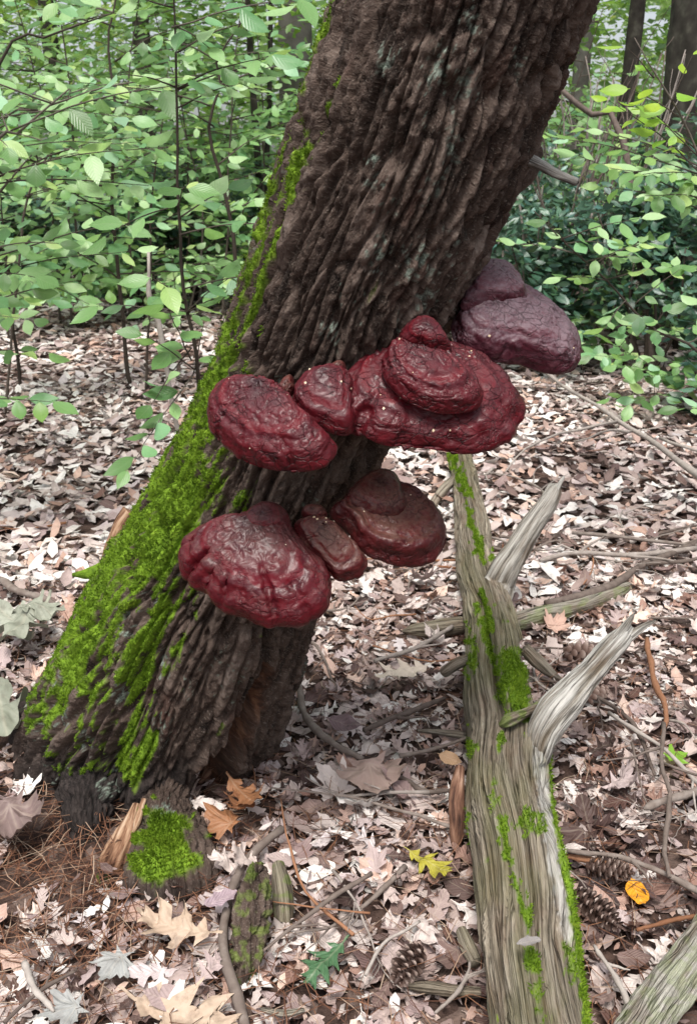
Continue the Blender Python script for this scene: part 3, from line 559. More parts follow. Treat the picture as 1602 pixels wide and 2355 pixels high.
# ------------------------------------------------------------------ fallen log
LOG = [(1272, 2640, 142), (1237, 2355, 126), (1203, 2070, 117), (1175, 1860, 105), (1164, 1700, 94), (1146, 1620, 87), (1141, 1520, 81), (1126, 1410, 62), (1097, 1310, 48), (1082, 1200, 39), (1068, 1110, 32), (1054, 1042, 24), (1050, 1030, 10)]
def log_pts():
    o = []
    for a, b, h in LOG:
        g = G(a, b, .10); o.append(np.append(g, .90 * h * depth_of(g) / FPX))
    return o
def log_att(V, N, x, y, g):
    f = .55 * fbm(x / 22, y / 34, oct=4, seed=91) + .75 * fbm(x / 7, y / 12, oct=2, seed=99); f2 = fbm(x / 60, y / 120, oct=3, seed=92)
    m = np.zeros(len(V))
    def strip(pts, wd, amp=.8, lvl=0): return sst(.15, .4, 1 - seg_dist(x, y, pts) / wd + amp * f - .35 + lvl)
    top = N[:, 2] > -.2
    m = np.maximum(m, strip([(1035, 1050), (1060, 1110), (1075, 1130)], 26)); m = np.maximum(m, strip([(1075, 1160), (1090, 1220), (1110, 1290)], 22))
    m = np.maximum(m, strip([(1110, 1360), (1120, 1400), (1130, 1450)], 17)); m = np.maximum(m, strip([(1100, 1390), (1120, 1480), (1150, 1560), (1160, 1620)], 22, .6))
    m = np.maximum(m, strip([(1150, 1690), (1148, 1720)], 18)); m = np.maximum(m, strip([(1262, 1720), (1280, 1860), (1300, 2000), (1325, 2150), (1350, 2355), (1355, 2450)], 19, .5, .15))
    m = np.maximum(m, strip([(1155, 1880), (1165, 1950), (1185, 2040), (1212, 2120), (1218, 2150)], 22, 1.0, -.05)); m = np.maximum(m, strip([(1215, 2190), (1228, 2230)], 28, .5, .15))
    m = np.maximum(m, .8 * strip([(1300, 2180), (1320, 2250)], 30)); m = np.maximum(m, .7 * strip([(1130, 1800), (1140, 1860)], 22, 1.0, -.1)); m = np.maximum(m, .7 * strip([(1235, 2260), (1250, 2350)], 24, 1.0, -.1))
    m = np.maximum(m, sst(.2, .45, 1 - np.maximum(seg_dist(x, y, [(1170, 1505), (1185, 1560), (1195, 1640)]) / 48, 0) + .5 * f - .1) * sst(1485, 1500, y + 8 * f)); m = np.maximum(m, .9 * sst(.45, .6, fbm(x / 60, y / 90, oct=2, seed=89) + .5 * f) * sst(1280, 1240, x))
    pale = sst(.2, .5, 1 - seg_dist(x, y, [(1238, 1700), (1248, 1800), (1262, 1900), (1285, 2030), (1310, 2160)]) / 26 + .4 * f - .1)
    return dict(moss=m * top, pale=pale * (1 - m), algae=sst(-.15, .4, f2))
log = tag(empty('fallen_log', G(1180, 1900, 0)), 'grey weathered fallen log with broken branch stubs and moss, lying on the leaves', 'log')
def build_log():
    s = spline(log_pts(), 380); c, r = s[:, :3], np.maximum(s[:, 3], .004); ns = 190
    t, a, b = frames(c, np.array([0, -.3, 1.0])); tt = np.linspace(-math.pi, math.pi, ns, endpoint=False)
    dd = np.cos(tt)[None, :, None] * a[:, None] + np.sin(tt)[None, :, None] * b[:, None]; R = r[:, None] * np.ones((1, ns))
    L = np.concatenate([[0], np.cumsum(np.linalg.norm(np.diff(c, axis=0), axis=1))])[:, None] * np.ones((1, ns)); arc = tt[None, :] * .09 + .012 * fbm(L * 4, L * 0, oct=2, seed=93)
    V = c[:, None] + dd * R[..., None]; x, y, _ = project(V.reshape(-1, 3)); x = x.reshape(R.shape); y = y.reshape(R.shape)
    gr_ = fbm(arc * 230, L * 9, oct=4, seed=94); g2 = fbm(arc * 70, L * 3.2, oct=3, seed=95)
    d = .005 * gr_ + .011 * g2 + .010 * fbm(arc * 12, L * 2.5, oct=2, seed=96) - .010 * (1 - sst(0, .16, np.abs(fbm(arc * 40 + .3, L * 2.2, oct=2, seed=97))))
    gv = lambda pts, wd, dp: -dp * np.exp(-(seg_dist(x, y, pts) / wd) ** 2)
    d = d + gv([(1095, 1370), (1112, 1440), (1135, 1540), (1150, 1640)], 12, .05) + gv([(1250, 1760), (1270, 1930), (1290, 2050), (1312, 2175)], 6, .022) + gv([(1205, 1480), (1220, 1570), (1232, 1640)], 7, .03)
    d = d + gv([(1060, 1130), (1075, 1190)], 8, .02) + gv([(1195, 1830), (1215, 2000), (1260, 2250)], 5, .012) + gv([(1150, 1900), (1190, 2150), (1215, 2355)], 4, .008)
    d = d + .014 * sst(1500, 1560, y) * sst(1660, 1640, y) * sst(1140, 1160, x)
    d = d + .3 * R * fbm(tt[None, :] * 2.2 + 0 * L, L * 1.2, oct=2, seed=98) * sst(1250, 1060, y)
    V = (V + dd * np.maximum(d, -.6 * R)[..., None]).reshape(-1, 3); N = grid_normals(V, 380, ns); N *= np.sign((N * dd.reshape(-1, 3)).sum(1))[:, None]
    x, y, _ = project(V); g = np.clip(.5 + .4 * gr_ + .25 * g2, 0, 1).ravel(); at = dict(guv=np.stack([arc, L, 0 * L], -1).reshape(-1, 3), grain=g, **log_att(V, N, x, y, g))
    k = len(V); ns_ = np.arange(ns); n2 = (ns_ + 1) % ns; e = 379 * ns; V = np.vstack([V, c[0], c[-1]]); at = {q: (np.append(v, [0.5, .5]) if v.ndim == 1 else np.vstack([v, v[:1], v[-1:]])) for q, v in at.items()}
    part('log_body', V, [grid_faces(380, ns), np.stack([n2, ns_, np.full(ns, k)], 1), np.stack([e + ns_, e + n2, np.full(ns, k + 1)], 1)], MT['wood'], log, attrs=at)
    wt = at['moss'][:-2] ** 2 * (N @ -FW > -.4); mv, mf, mt_ = blades(V[:-2], N, wt + 1e-12, 20000, .003, .009, .0013, 8)
    tag(part('moss', mv, mf, MT['moss'], log, False, dict(tone=np.clip(mt_ + .12, 0, 1))), 'yellow green moss strips on the log', kind='stuff')
build_log()
def stub(pts, seed, pale=.0, ns=44, nr=80, amp=.006, name='branch_stub', mat='wood', parent=None, freq=70, moss=0.0):
    return knobbly(name, pts, nr, ns, amp, freq, parent or log, MT[mat], seed, lambda V, N, x, y, g: dict(pale=pale * sst(.25, .6, g), moss=moss * sst(.45, .6, fbm(x / 20, y / 20, oct=3, seed=seed) * .5 + .5)), stretch=9)
d1 = depth_of(G(1130, 1365, .1)); d2 = depth_of(G(1205, 1745, .1))
stub([np.append(G(1118, 1420, .07), .05)] + with_depth([(1138, 1350, d1, 38), (1160, 1305, d1 - .01, 33), (1188, 1262, d1 - .01, 27), (1225, 1202, d1, 24), (1256, 1158, d1 + .01, 21), (1274, 1128, d1 + .02, 16), (1283, 1114, d1 + .02, 5)]), 201, .75, 56, 120, .008)
stub([np.append(G(1225, 1850, .10), .02)] + with_depth([(1234, 1770, d2 - .05, 26), (1243, 1700, d2 - .04, 34), (1270, 1650, d2 - .03, 37), (1318, 1592, d2, 34), (1370, 1534, d2 + .02, 29), (1418, 1480, d2 + .04, 25), (1446, 1446, d2 + .06, 13)]), 203, 1.0, 70, 150, .010)
for pts_ in ([(1390, 1508, 16), (1440, 1468, 12), (1480, 1440, 7), (1506, 1426, 2)], [(1400, 1490, 13), (1430, 1450, 10), (1448, 1424, 6), (1456, 1412, 2)], [(1262, 1160, 9), (1284, 1118, 6), (1296, 1096, 2)]):
    dd_ = d2 + .03 if pts_[0][0] > 1300 else d1; stub(with_depth([(a_, b_, dd_ + .01 * i_, h_) for i_, (a_, b_, h_) in enumerate(pts_)]), 205 + pts_[0][0], 1.0, 24, 40, .005, 'splinter')
d3 = depth_of(G(1075, 1520, .1))
stub(with_depth([(1085, 1512, d3, 16), (1050, 1525, d3 - .02, 15), (1020, 1545, d3 - .03, 13), (1014, 1549, d3 - .03, 6)]), 207, .1, 30, 40)
stub(with_depth([(1205, 1490, d3 + .02, 14), (1235, 1520, d3 + .02, 15), (1265, 1548, d3 + .04, 10), (1288, 1562, d3 + .06, 4)]), 209, .1, 30, 40)
d4 = depth_of(G(1060, 1110, .1))
stub(with_depth([(1055, 1090, d4, 10), (1020, 1125, d4 - .04, 11), (995, 1158, d4 - .08, 9), (990, 1165, d4 - .08, 4)]), 211, .1, 26, 30)
o, *_ = stub([np.append(G(1058, 1765, .13), .010), np.append(G(1050, 1830, .11), .016), np.append(G(1050, 1900, .07), .015), np.append(G(1048, 1960, .03), .007)], 215, 0, 24, 50, .005, 'bark_strip', 'rawdark')
stub([np.append(G(1150, 1668, .185), .006), np.append(G(1172, 1655, .20), .013), np.append(G(1208, 1640, .195), .010), np.append(G(1238, 1622, .18), .010), np.append(G(1248, 1605, .17), .004)], 217, 0, 40, 60, .008, 'splinter', 'wood', moss=.5, freq=120)

# ------------------------------------------------------------------ leaf shapes
EDGE = dict(
    oak=[(0, .006), (.14, .012), (.17, .035), (.27, .16), (.29, .06), (.38, .07), (.40, .12), (.56, .33), (.54, .22), (.53, .10), (.60, .09), (.66, .16), (.83, .30), (.79, .17), (.76, .09), (.82, .07), (.95, .13), (.92, .05), (1, 0)],
    white_oak=[(0, .006), (.1, .012), (.16, .04), (.24, .12), (.30, .11), (.32, .06), (.40, .08), (.46, .21), (.54, .22), (.55, .10), (.62, .10), (.70, .26), (.78, .25), (.78, .12), (.85, .12), (.93, .12), (1, .03)],
    beech=[(0, .004), (.08, .008), (.13, .09), (.25, .19), (.42, .25), (.58, .24), (.74, .17), (.88, .08), (1, 0)],
    shard=[(0, .03), (.12, .16), (.3, .14), (.42, .24), (.6, .18), (.75, .22), (.9, .08), (1, .03)],
    small=[(0, .01), (.2, .17), (.55, .22), (.85, .1), (1, 0)],
    med=[(0, .01), (.3, .21), (.7, .18), (1, 0)],
    tiny=[(0, .01), (.42, .24), (1, 0)])
def diamond(fold, seed):
    V = np.array([(0, 0, 0), (.45, .24, fold), (1, 0, -.05), (.45, -.24, fold)]); return V, [np.array([(0, 2, 1), (0, 3, 2)])], np.stack([V[:, 0], V[:, 1] * 2.5, V[:, 0] * 0 + .5], 1)
MAPLE = [(-92, .14), (-80, .36), (-70, .40), (-62, .37), (-55, .50), (-47, .62), (-42, .52), (-33, .47), (-26, .41), (-18, .50), (-13, .62), (-7, .60), (0, .76)]
def leaf_shape(kind, cy=0.0, cx=0.0, wave=0.0, seed=0, fold=0.0, fine=0):
    r = np.random.default_rng(seed)
    if kind == 'maple':
        side = [(a, q * r.uniform(.9, 1.1)) for a, q in MAPLE[:-1]]; full = side + [MAPLE[-1]] + [(-a, q * r.uniform(.9, 1.1)) for a, q in side[::-1]] + [(130, .30), (180, .05), (-130, .30)]
        an = np.radians([a for a, _ in full]); q = np.array([b for _, b in full]); o = np.stack([.30 + q * np.cos(an), q * np.sin(an)], 1); n = len(o)
        if fine: ti = np.linspace(0, n, n * 2, endpoint=False); o = np.stack([np.interp(ti, np.arange(n + 1), np.append(o[:, c_], o[0, c_])) for c_ in (0, 1)], 1) + r.normal(0, .006, (n * 2, 2)); n = n * 2
        c = np.array([.30, 0]); rings = [.2, .4, .6, .8, 1] if fine else [.5, 1]; V2 = np.vstack([c[None]] + [c + s_ * (o - c) for s_ in rings]); j = np.arange(n); j2 = (j + 1) % n
        F = [np.stack([np.zeros(n, int), 1 + j, 1 + j2], 1), np.concatenate([np.stack([1 + k_ * n + j, 1 + (k_ + 1) * n + j, 1 + (k_ + 1) * n + j2, 1 + k_ * n + j2], 1) for k_ in range(len(rings) - 1)])]
    else:
        e = np.array(EDGE[kind]); n = len(e); k = n
        lf = e * [1, 1]; rt = e.copy()
        if kind in ('oak', 'white_oak', 'shard'):
            lf = lf * np.stack([np.ones(n), r.uniform(.75, 1.25, n)], 1); rt = rt * np.stack([np.ones(n), r.uniform(.75, 1.25, n)], 1)
            lf[1:-1, 0] += r.normal(0, .012, n - 2); rt[1:-1, 0] += r.normal(0, .012, n - 2)
        mid = np.stack([np.maximum.accumulate(e[:, 0] - .35 * e[:, 1] * (kind in ('oak', 'white_oak', 'beech'))), np.zeros(n)], 1); mid[0, 0] = 0; mid[-1, 0] = 1
        if kind in ('small', 'tiny', 'med'): mid[:, 0] = e[:, 0]
        mid[:, 1] += .03 * np.sin(mid[:, 0] * 3 + seed)
        if fine:
            ti = np.linspace(0, n - 1, (n - 1) * 3 + 1); lf, rt, mid = [np.stack([np.interp(ti, np.arange(n), z_[:, c_]) for c_ in (0, 1)], 1) for z_ in (lf, rt, mid)]; n = len(ti)
            j_ = r.normal(0, .004, (n, 2)); lf = lf + j_; rt = rt + r.normal(0, .004, (n, 2)); lf[:, 1] = np.abs(lf[:, 1]); rt[:, 1] = np.abs(rt[:, 1]); L_ = lf; R_ = rt * [1, -1]
            cols = [L_, mid + (L_ - mid) * .66, mid + (L_ - mid) * .33, mid, mid + (R_ - mid) * .33, mid + (R_ - mid) * .66, R_]; V2 = np.concatenate(cols); i = np.arange(n - 1)
            F = [np.concatenate([np.stack([q_ * n + i, (q_ + 1) * n + i, (q_ + 1) * n + i + 1, q_ * n + i + 1], 1) for q_ in range(6)])]
        else: V2 = np.concatenate([np.stack([lf[:, 0], lf[:, 1]], 1), mid, np.stack([rt[:, 0], -rt[:, 1]], 1)]); i = np.arange(n - 1)
        if not fine: F = [np.concatenate([np.stack([i, n + i, n + i + 1, i + 1], 1), np.stack([n + i, 2 * n + i, 2 * n + i + 1, n + i + 1], 1)])]
    if kind == 'maple' and not fine: pass
    x, y = V2[:, 0].copy(), V2[:, 1].copy(); luv = np.stack([x, y * 2.5, np.full(len(x), .5)], 1)
    if kind == 'maple':
        aa = np.arctan2(y, x - .3); rr_ = np.hypot(x - .3, y); luv[:, 0] = 0; luv[:, 1] = 2.5 * rr_ * np.min([np.abs(np.sin(np.clip(aa - t_, -1.5, 1.5))) for t_ in (0, .8, -.8, 1.35, -1.35)], axis=0)
    z = wave * fbm(x * 4 + seed, y * 5, oct=2, seed=seed) + fold * np.abs(y)
    if fine: z = z + .035 * fbm(x * 9 + seed, y * 11, oct=2, seed=seed + 2) + .02 * np.sin((x - np.abs(y) * .55) * 40) * np.abs(y)
    if abs(cy) > 1e-3: z = z + (1 - np.cos(cy * y)) / cy; y = np.sin(cy * y) / cy
    if abs(cx) > 1e-3: z2 = z + (1 - np.cos(cx * (x - .4))) / cx; x = .4 + np.sin(cx * (x - .4)) / cx - z * cx * (x - .4) * .6; z = z2
    z = z - np.interp(.1, [0, 1], [0, 0])
    return np.stack([x, y, z], 1), F, luv
VAR = []
for k, cnt in (('oak', 8), ('white_oak', 4), ('maple', 5), ('beech', 5), ('shard', 4)):
    for i in range(cnt):
        cv = [0.6, -1.6, 2.4, -2.8, 3.6, 1.2, -3.4, 4.4][i % 8]
        VAR.append((k, *leaf_shape(k, cv, [.5, -.9, 1.2, -.4, .9, 1.6, -1.3, .3][i % 8], .10, 40 + i, [0, .15, -.2, .1][i % 4])))
def rot_from(nrm, yaw):
    n = unit(nrm); a = np.stack([np.cos(yaw), np.sin(yaw), np.zeros_like(yaw)], 1); x = unit(a - n * (a * n).sum(1)[:, None]); y = np.cross(n, x); return np.stack([x, y, n], 2)
def scatter(shape, pos, R, size, tone):
    V, F, luv = shape; n = len(pos); k = len(V)
    W = (np.einsum('nij,kj->nki', R, V) * size[:, None, None] + pos[:, None]).reshape(-1, 3)
    L = np.tile(luv, (n, 1)).reshape(n, k, 3); L[:, :, 2] = tone[:, None]; off = (np.arange(n) * k)[:, None, None]
    return W, [(f[None] + off).reshape(-1, f.shape[1]) for f in F], L.reshape(-1, 3)
def mass(name, chunks, mat, parent=None, origin=(0, 0, 0)):
    V, FF, o, L = [], {}, 0, []
    for W, F, l in chunks:
        V.append(W); L.append(l)
        for f in F: FF.setdefault(f.shape[1], []).append(f + o)
        o += len(W)
    V, L, F = np.vstack(V), np.vstack(L), [np.concatenate(v) for v in FF.values()]
    return part(name, V, F, mat, parent, False, dict(luv=L)) if parent is not None else single(name, V, F, mat, origin, False, dict(luv=L))

# ------------------------------------------------------------------ leaf litter
WEDGE = [.52, .35]
def wedge(n, y0, y1, r, power=1.0):
    y = y0 + (y1 - y0) * r.random(n) ** power; hw = (y * math.cos(PITCH) + .5) * WEDGE[0] + WEDGE[1]
    return r.uniform(-1, 1, n) * hw, y
SMALL = False
def keep_litter(x, y, r):
    k = np.hypot((x + .48) / .33, (y - 1.87) / .33) > .8
    soil = np.exp(-(((x + .56) / .22) ** 2 + ((y - 1.52) / .26) ** 2)); return k & (r.random(len(x)) > soil * (1.0 if SMALL else 1.15))
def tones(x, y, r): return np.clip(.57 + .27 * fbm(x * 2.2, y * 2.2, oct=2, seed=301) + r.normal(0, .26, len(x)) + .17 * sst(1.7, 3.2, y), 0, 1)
chunks = []; r = np.random.default_rng(77)
def litter_layer(n, y0, y1, smin, smax, zlo, zhi, tilt, shapes, power):
    x, y = wedge(n, y0, y1, r, power); k = keep_litter(x, y, r); x, y = x[k], y[k]; n = len(x)
    z = ground_z(x, y) + r.uniform(zlo, zhi, n); nr_ = np.stack([r.normal(0, tilt, n), r.normal(0, tilt, n) - .06, np.ones(n)], 1)
    R = rot_from(nr_, r.uniform(0, 6.283, n)); s = r.uniform(smin, smax, n); t = tones(x, y, r); w = r.integers(0, len(shapes), n)
    for q, sh in enumerate(shapes):
        m = w == q
        if m.any(): chunks.append(scatter(sh, np.stack([x, y, z], 1)[m], R[m], s[m], t[m]))
near = [v[1:] for v in VAR]; mid = [leaf_shape('med', c, c * .4, .12, 60 + i) for i, c in enumerate((.8, -2.4, 3.2, -1.2, 4.2))] + [leaf_shape('shard', c, .5, .12, 70 + i) for i, c in enumerate((1.5, -2.5))]
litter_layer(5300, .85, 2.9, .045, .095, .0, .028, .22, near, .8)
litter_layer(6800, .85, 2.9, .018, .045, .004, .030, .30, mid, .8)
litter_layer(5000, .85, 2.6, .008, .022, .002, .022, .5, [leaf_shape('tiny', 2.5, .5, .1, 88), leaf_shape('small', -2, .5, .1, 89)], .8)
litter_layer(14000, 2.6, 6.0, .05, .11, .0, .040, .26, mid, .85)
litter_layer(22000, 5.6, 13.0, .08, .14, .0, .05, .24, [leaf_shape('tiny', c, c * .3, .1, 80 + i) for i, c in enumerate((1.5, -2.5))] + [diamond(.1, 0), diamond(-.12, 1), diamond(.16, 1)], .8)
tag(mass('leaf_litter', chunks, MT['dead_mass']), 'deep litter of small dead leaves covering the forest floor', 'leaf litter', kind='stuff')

LEAFMESH = []
for k, cnt in (('oak', 10), ('white_oak', 5), ('maple', 6), ('beech', 6), ('shard', 5)):
    for i in range(cnt):
        V, F, L = leaf_shape(k, [0.8, -2.0, 2.8, -3.2, 4.0, 1.4, -3.8, 5.0, -1.0, 3.2][i], [.6, -1.0, 1.4, -.5, 1.0, 1.8, -1.4, .4, 1.2, -.8][i], .13, 140 + i, [0, .15, -.2, .1][i % 4], 1); LEAFMESH.append((k, mesh('fallen_leaf', V, F, MT['dead'], True, dict(luv=L))))
LAB = dict(oak='dry tan lobed oak leaf lying loose on the litter', white_oak='dry round-lobed oak leaf lying loose on the litter', maple='dull brown maple leaf lying loose on the litter',
           beech='narrow brown beech leaf lying loose on the litter', shard='torn scrap of dead leaf lying loose on the litter')
def put_leaf(me, pos, R, size, name='fallen_leaf'):
    o = link(name, me); m = Matrix(R.tolist()).to_4x4(); o.matrix_world = Matrix.Translation([float(c) for c in pos]) @ m @ Matrix.Scale(float(size), 4); return o
WEDGE[:] = [.42, .10]
n = 285; x, y = wedge(900, .95, 3.0, r, .75); k = keep_litter(x, y, r) & (np.abs(x - np.interp(y, [1.1, 2.1, 4], [.30, .38, .52])) > .06); x, y = x[k][:n], y[k][:n]; n = len(x)
R = rot_from(np.stack([r.normal(0, .28, n), r.normal(0, .28, n) - .1, np.ones(n)], 1), r.uniform(0, 6.283, n)); sz = r.uniform(.07, .125, n); wv = r.integers(0, len(LEAFMESH), n)
for i in range(n):
    kd, me = LEAFMESH[wv[i]]; tag(put_leaf(me, (x[i], y[i], float(ground_z(x[i], y[i])) + r.uniform(.022, .036)), R[i], sz[i] * (.75 if kd in ('beech', 'shard') else 1)), LAB[kd], 'leaf', 'loose %s leaves on the litter' % kd.replace('_', ' '))

# leaves that stand out
def solo(kind, tip_px, base_px, mat, label, z=.035, cy=1.0, cx=.6, tilt=(0, -.15), seed=1, wave=.08, dz_tip=0.0):
    a = G(*base_px, z); a[2] += float(ground_z(a[0], a[1])); b = G(*tip_px, z + dz_tip); b[2] += float(ground_z(b[0], b[1]))
    L = np.linalg.norm(b - a); xx = unit(b - a); nn = np.array([tilt[0], tilt[1], 1.0]); nn = unit(nn - xx * (nn @ xx)); yy = np.cross(nn, xx)
    V, F, l = leaf_shape(kind, cy, cx, wave, seed, 0, 1); o = link('fallen_leaf', mesh('fallen_leaf', V, F, mat, True, dict(luv=l)))
    o.matrix_world = Matrix.Translation(a.tolist()) @ Matrix(np.stack([xx, yy, nn], 1).tolist()).to_4x4() @ Matrix.Scale(float(L), 4)
    return tag(o, label, 'leaf')
def dl(name, lo, hi, spots=.5, rough=.55): return mat_dead(name, True, [(0.0, lo), (1.0, hi)], spots=spots, rough=rough)
tan_m = dl('tan_leaf', (.42, .30, .215), (.52, .40, .30), .85); grey_m = dl('grey_leaf', (.31, .315, .305), (.39, .395, .38), .6); sage_m = dl('sage_leaf', (.22, .235, .18), (.33, .345, .28), .55)
mauve_m = dl('mauve_leaf', (.36, .27, .30), (.42, .33, .36), .2); rust_m = dl('rust_leaf', (.24, .10, .045), (.34, .16, .075), .4); brn_m = dl('brown_leaf', (.19, .135, .125), (.26, .19, .175), .3)
solo('oak', (700, 2265), (800, 2155), dl('green_oak_leaf', (.055, .13, .06), (.07, .15, .07), .1, .4), 'dark green fallen oak leaf lying flat on brown litter', seed=2, cy=.4, cx=.2, z=.05)
solo('oak', (1040, 2030), (925, 1972), dl('yellow_leaf', (.34, .31, .035), (.40, .34, .045), .6), 'yellow green fallen leaf with brown specks beside the log', seed=3, cy=.6, z=.05)
solo('beech', (1478, 2108), (1448, 2030), dl('orange_leaf', (.72, .30, .02), (.80, .36, .03), .1, .4), 'small bright orange yellow leaf near the pine cones', seed=4, cy=1.8, z=.04)
solo('oak', (312, 2120), (515, 2160), tan_m, 'large tan oak leaf with pointed lobes below the mossy root', seed=5, cy=1.2, cx=.8, z=.05)
solo('oak', (560, 2370), (275, 2290), tan_m, 'largest tan oak leaf, overlapping the crooked grey stick', seed=6, cy=.9, cx=.5, z=.045)
solo('maple', (230, 2270), (300, 2185), grey_m, 'round pale grey leaf on the pine needles', seed=7, cy=.8, z=.045)
solo('maple', (90, 2360), (215, 2310), grey_m, 'pale grey leaf half out of the picture below the needles', seed=8, cy=.7, z=.045)
solo('shard', (545, 2050), (470, 2085), mauve_m, 'smooth mauve leaf scrap leaning on the end of the bark chunk', seed=9, cy=.8, z=.09)
solo('white_oak', (120, 2170), (200, 2175), dl('pinkish_leaf', (.46, .37, .34), (.52, .43, .39), .2), 'small curled pinkish leaf alone on the needles', seed=10, cy=3.5, cx=1.5, z=.035)
solo('maple', (62, 1975), (15, 1850), brn_m, 'brown maple leaf hanging over the soil left of the dark root', seed=11, cy=3.2, cx=1.4, z=.07, tilt=(.3, -.6), wave=.16)
for i, (t, b) in enumerate([((520, 1900), (610, 1830)), ((470, 1880), (560, 1920)), ((600, 1890), (520, 1810))]):
    tag(solo(['oak', 'maple', 'white_oak'][i], t, b, rust_m, 'curled rusty brown leaf heaped at the split foot of the tree', seed=12 + i, cy=[3, -2.5, 2.4][i], cx=1.2, z=.07), group='rusty leaves at the split foot')
for i, (t, b, lab) in enumerate([((150, 1430), (20, 1400), 'big limp sage grey leaf lapping against the mossy flare'), ((20, 1500), (120, 1390), 'sage grey leaf folded under the limp one by the mossy flare'), ((0, 1420), (90, 1480), 'pale grey green leaf at the edge of the limp pile'),
                                  ((26, 1740), (-6, 1590), 'long sage grey leaf curling beside the tree foot')]):
    solo('white_oak', t, b, sage_m, lab, seed=20 + i, cy=[2.6, -2.6, 3.2, 3.4][i], cx=1.0, z=[.13, .10, .09, .12][i], wave=.22)
solo('maple', (1575, 1745), (1520, 1760), MT['ygreen'], 'little light green leaf lying on pale litter', seed=30, cy=.5, z=.04)
solo('shard', (1185, 2180), (1242, 2165), dl('ash_leaf', (.22, .20, .19), (.28, .26, .25), .3), 'curled grey leaf scrap resting on the log', seed=31, cy=4, z=.20)
solo('maple', (870, 1870), (840, 1740), dl('veined_leaf', (.33, .23, .20), (.40, .29, .25), .2), 'large veined brown leaf standing proud of the litter', seed=32, cy=2.2, z=.06, tilt=(0, -.6))
solo('beech', (835, 1680), (750, 1660), dl('plum_leaf', (.14, .095, .10), (.18, .12, .125), .2), 'dark plum leaf beside the bent grey twig', seed=33, cy=1.2, z=.06, tilt=(.1, -.5))
solo('oak', (860, 1570), (1000, 1530), dl('cream_leaf', (.62, .52, .42), (.70, .60, .50), .3), 'broad cream oak leaf humped over a dark hollow', seed=34, cy=2.4, z=.06)
solo('beech', (1062, 1760), (1005, 1735), dl('ochre_leaf', (.46, .29, .17), (.52, .34, .21), .25), 'ochre leaf leaning against the log', seed=35, cy=1.2, z=.07, tilt=(-.1, -.6))

# needles
def needles(n, xs, ys, zs, seed, lmin=.05, lmax=.11):
    q = np.random.default_rng(seed); yaw = q.uniform(0, 6.283, n); L = q.uniform(lmin, lmax, n); d = np.stack([np.cos(yaw), np.sin(yaw), q.normal(0, .12, n)], 1) * L[:, None]
    side = np.stack([-np.sin(yaw), np.cos(yaw), np.zeros(n)], 1); p = np.stack([xs, ys, zs], 1); m = p + d * .5 + side * (q.normal(0, .09, n) * L)[:, None] + np.array([0, 0, .004]); e = p + d; w_ = side * .0008
    V = np.stack([p - w_, p + w_, m - w_, m + w_, e - w_ * .4, e + w_ * .4], 1).reshape(-1, 3); b = np.arange(n)[:, None] * 6
    t = np.repeat(q.random(n), 6); return V, np.vstack([b + [0, 1, 3, 2], b + [2, 3, 5, 4]]), np.stack([t * 0, t * 0, t], 1)
q = np.random.default_rng(5)
x1, y1 = q.normal(-.50, .24, 1500), q.normal(1.40, .20, 1500); x2, y2 = wedge(3600, .9, 3.2, q)
xs, ys = np.append(x1, x2), np.append(y1, y2); zs = ground_z(xs, ys) + np.append(q.uniform(.004, .03, 1500), q.uniform(.02, .045, 3600))
V, F, L = needles(len(xs), xs, ys, zs, 6)
tag(single('pine_needles', V, F, MT['needle'], (0, 0, 0), False, dict(luv=L)), 'rust coloured fallen pine needles strewn over soil and leaves', 'needles', kind='stuff')

# ------------------------------------------------------------------ twigs and sticks
def kinked(pts, n, amp, seed):
    s = spline(pts, n); q = np.random.default_rng(seed); L = np.linalg.norm(s[-1, :3] - s[0, :3]); j = np.zeros((n, 3))
    for f, a in ((3, 1.0), (7, .5), (15, .25)): j += a * np.stack([np.interp(np.linspace(0, f, n), np.arange(f + 2), q.normal(0, 1, f + 2)) for _ in range(3)], 1)
    s[:, :3] += j * amp * L * np.array([1, 1, .35]); return s
def twig(pts, label, name='twig', mat='twig', ns=7, seed=0, amp=.006, forks=0, group=None, n=16, cat='twig'):
    s = kinked(pts, n, amp, seed); V, F = tube(s[:, :3], np.maximum(s[:, 3], .0006), ns, (.2, .1, 1), .25, seed); ps = [(V, F)]; q = np.random.default_rng(seed + 1)
    for k in range(forks):
        i = int(q.integers(3, n - 3)); d = unit(s[i + 1, :3] - s[i, :3]); L = np.linalg.norm(s[-1, :3] - s[0, :3]) * q.uniform(.2, .45); sd_ = np.cross(d, [0, 0, 1]) * q.choice([-1, 1])
        e = s[i, :3] + L * unit(d * .8 + sd_ * q.uniform(.5, .9) + np.array([0, 0, q.uniform(-.02, .2)])); f = kinked([np.append(s[i, :3], s[i, 3] * .7), np.append((s[i, :3] + e) / 2 + q.normal(0, .05 * L, 3) * [1, 1, .3], s[i, 3] * .5), np.append(e, s[i, 3] * .25)], 8, .02, seed + k + 5)
        ps.append(tube(f[:, :3], np.maximum(f[:, 3], .0005), max(4, ns - 2)))
    V, F = merge(ps); return tag(single(name, V, F, MT[mat], s[n // 2, :3]), label, cat, group)
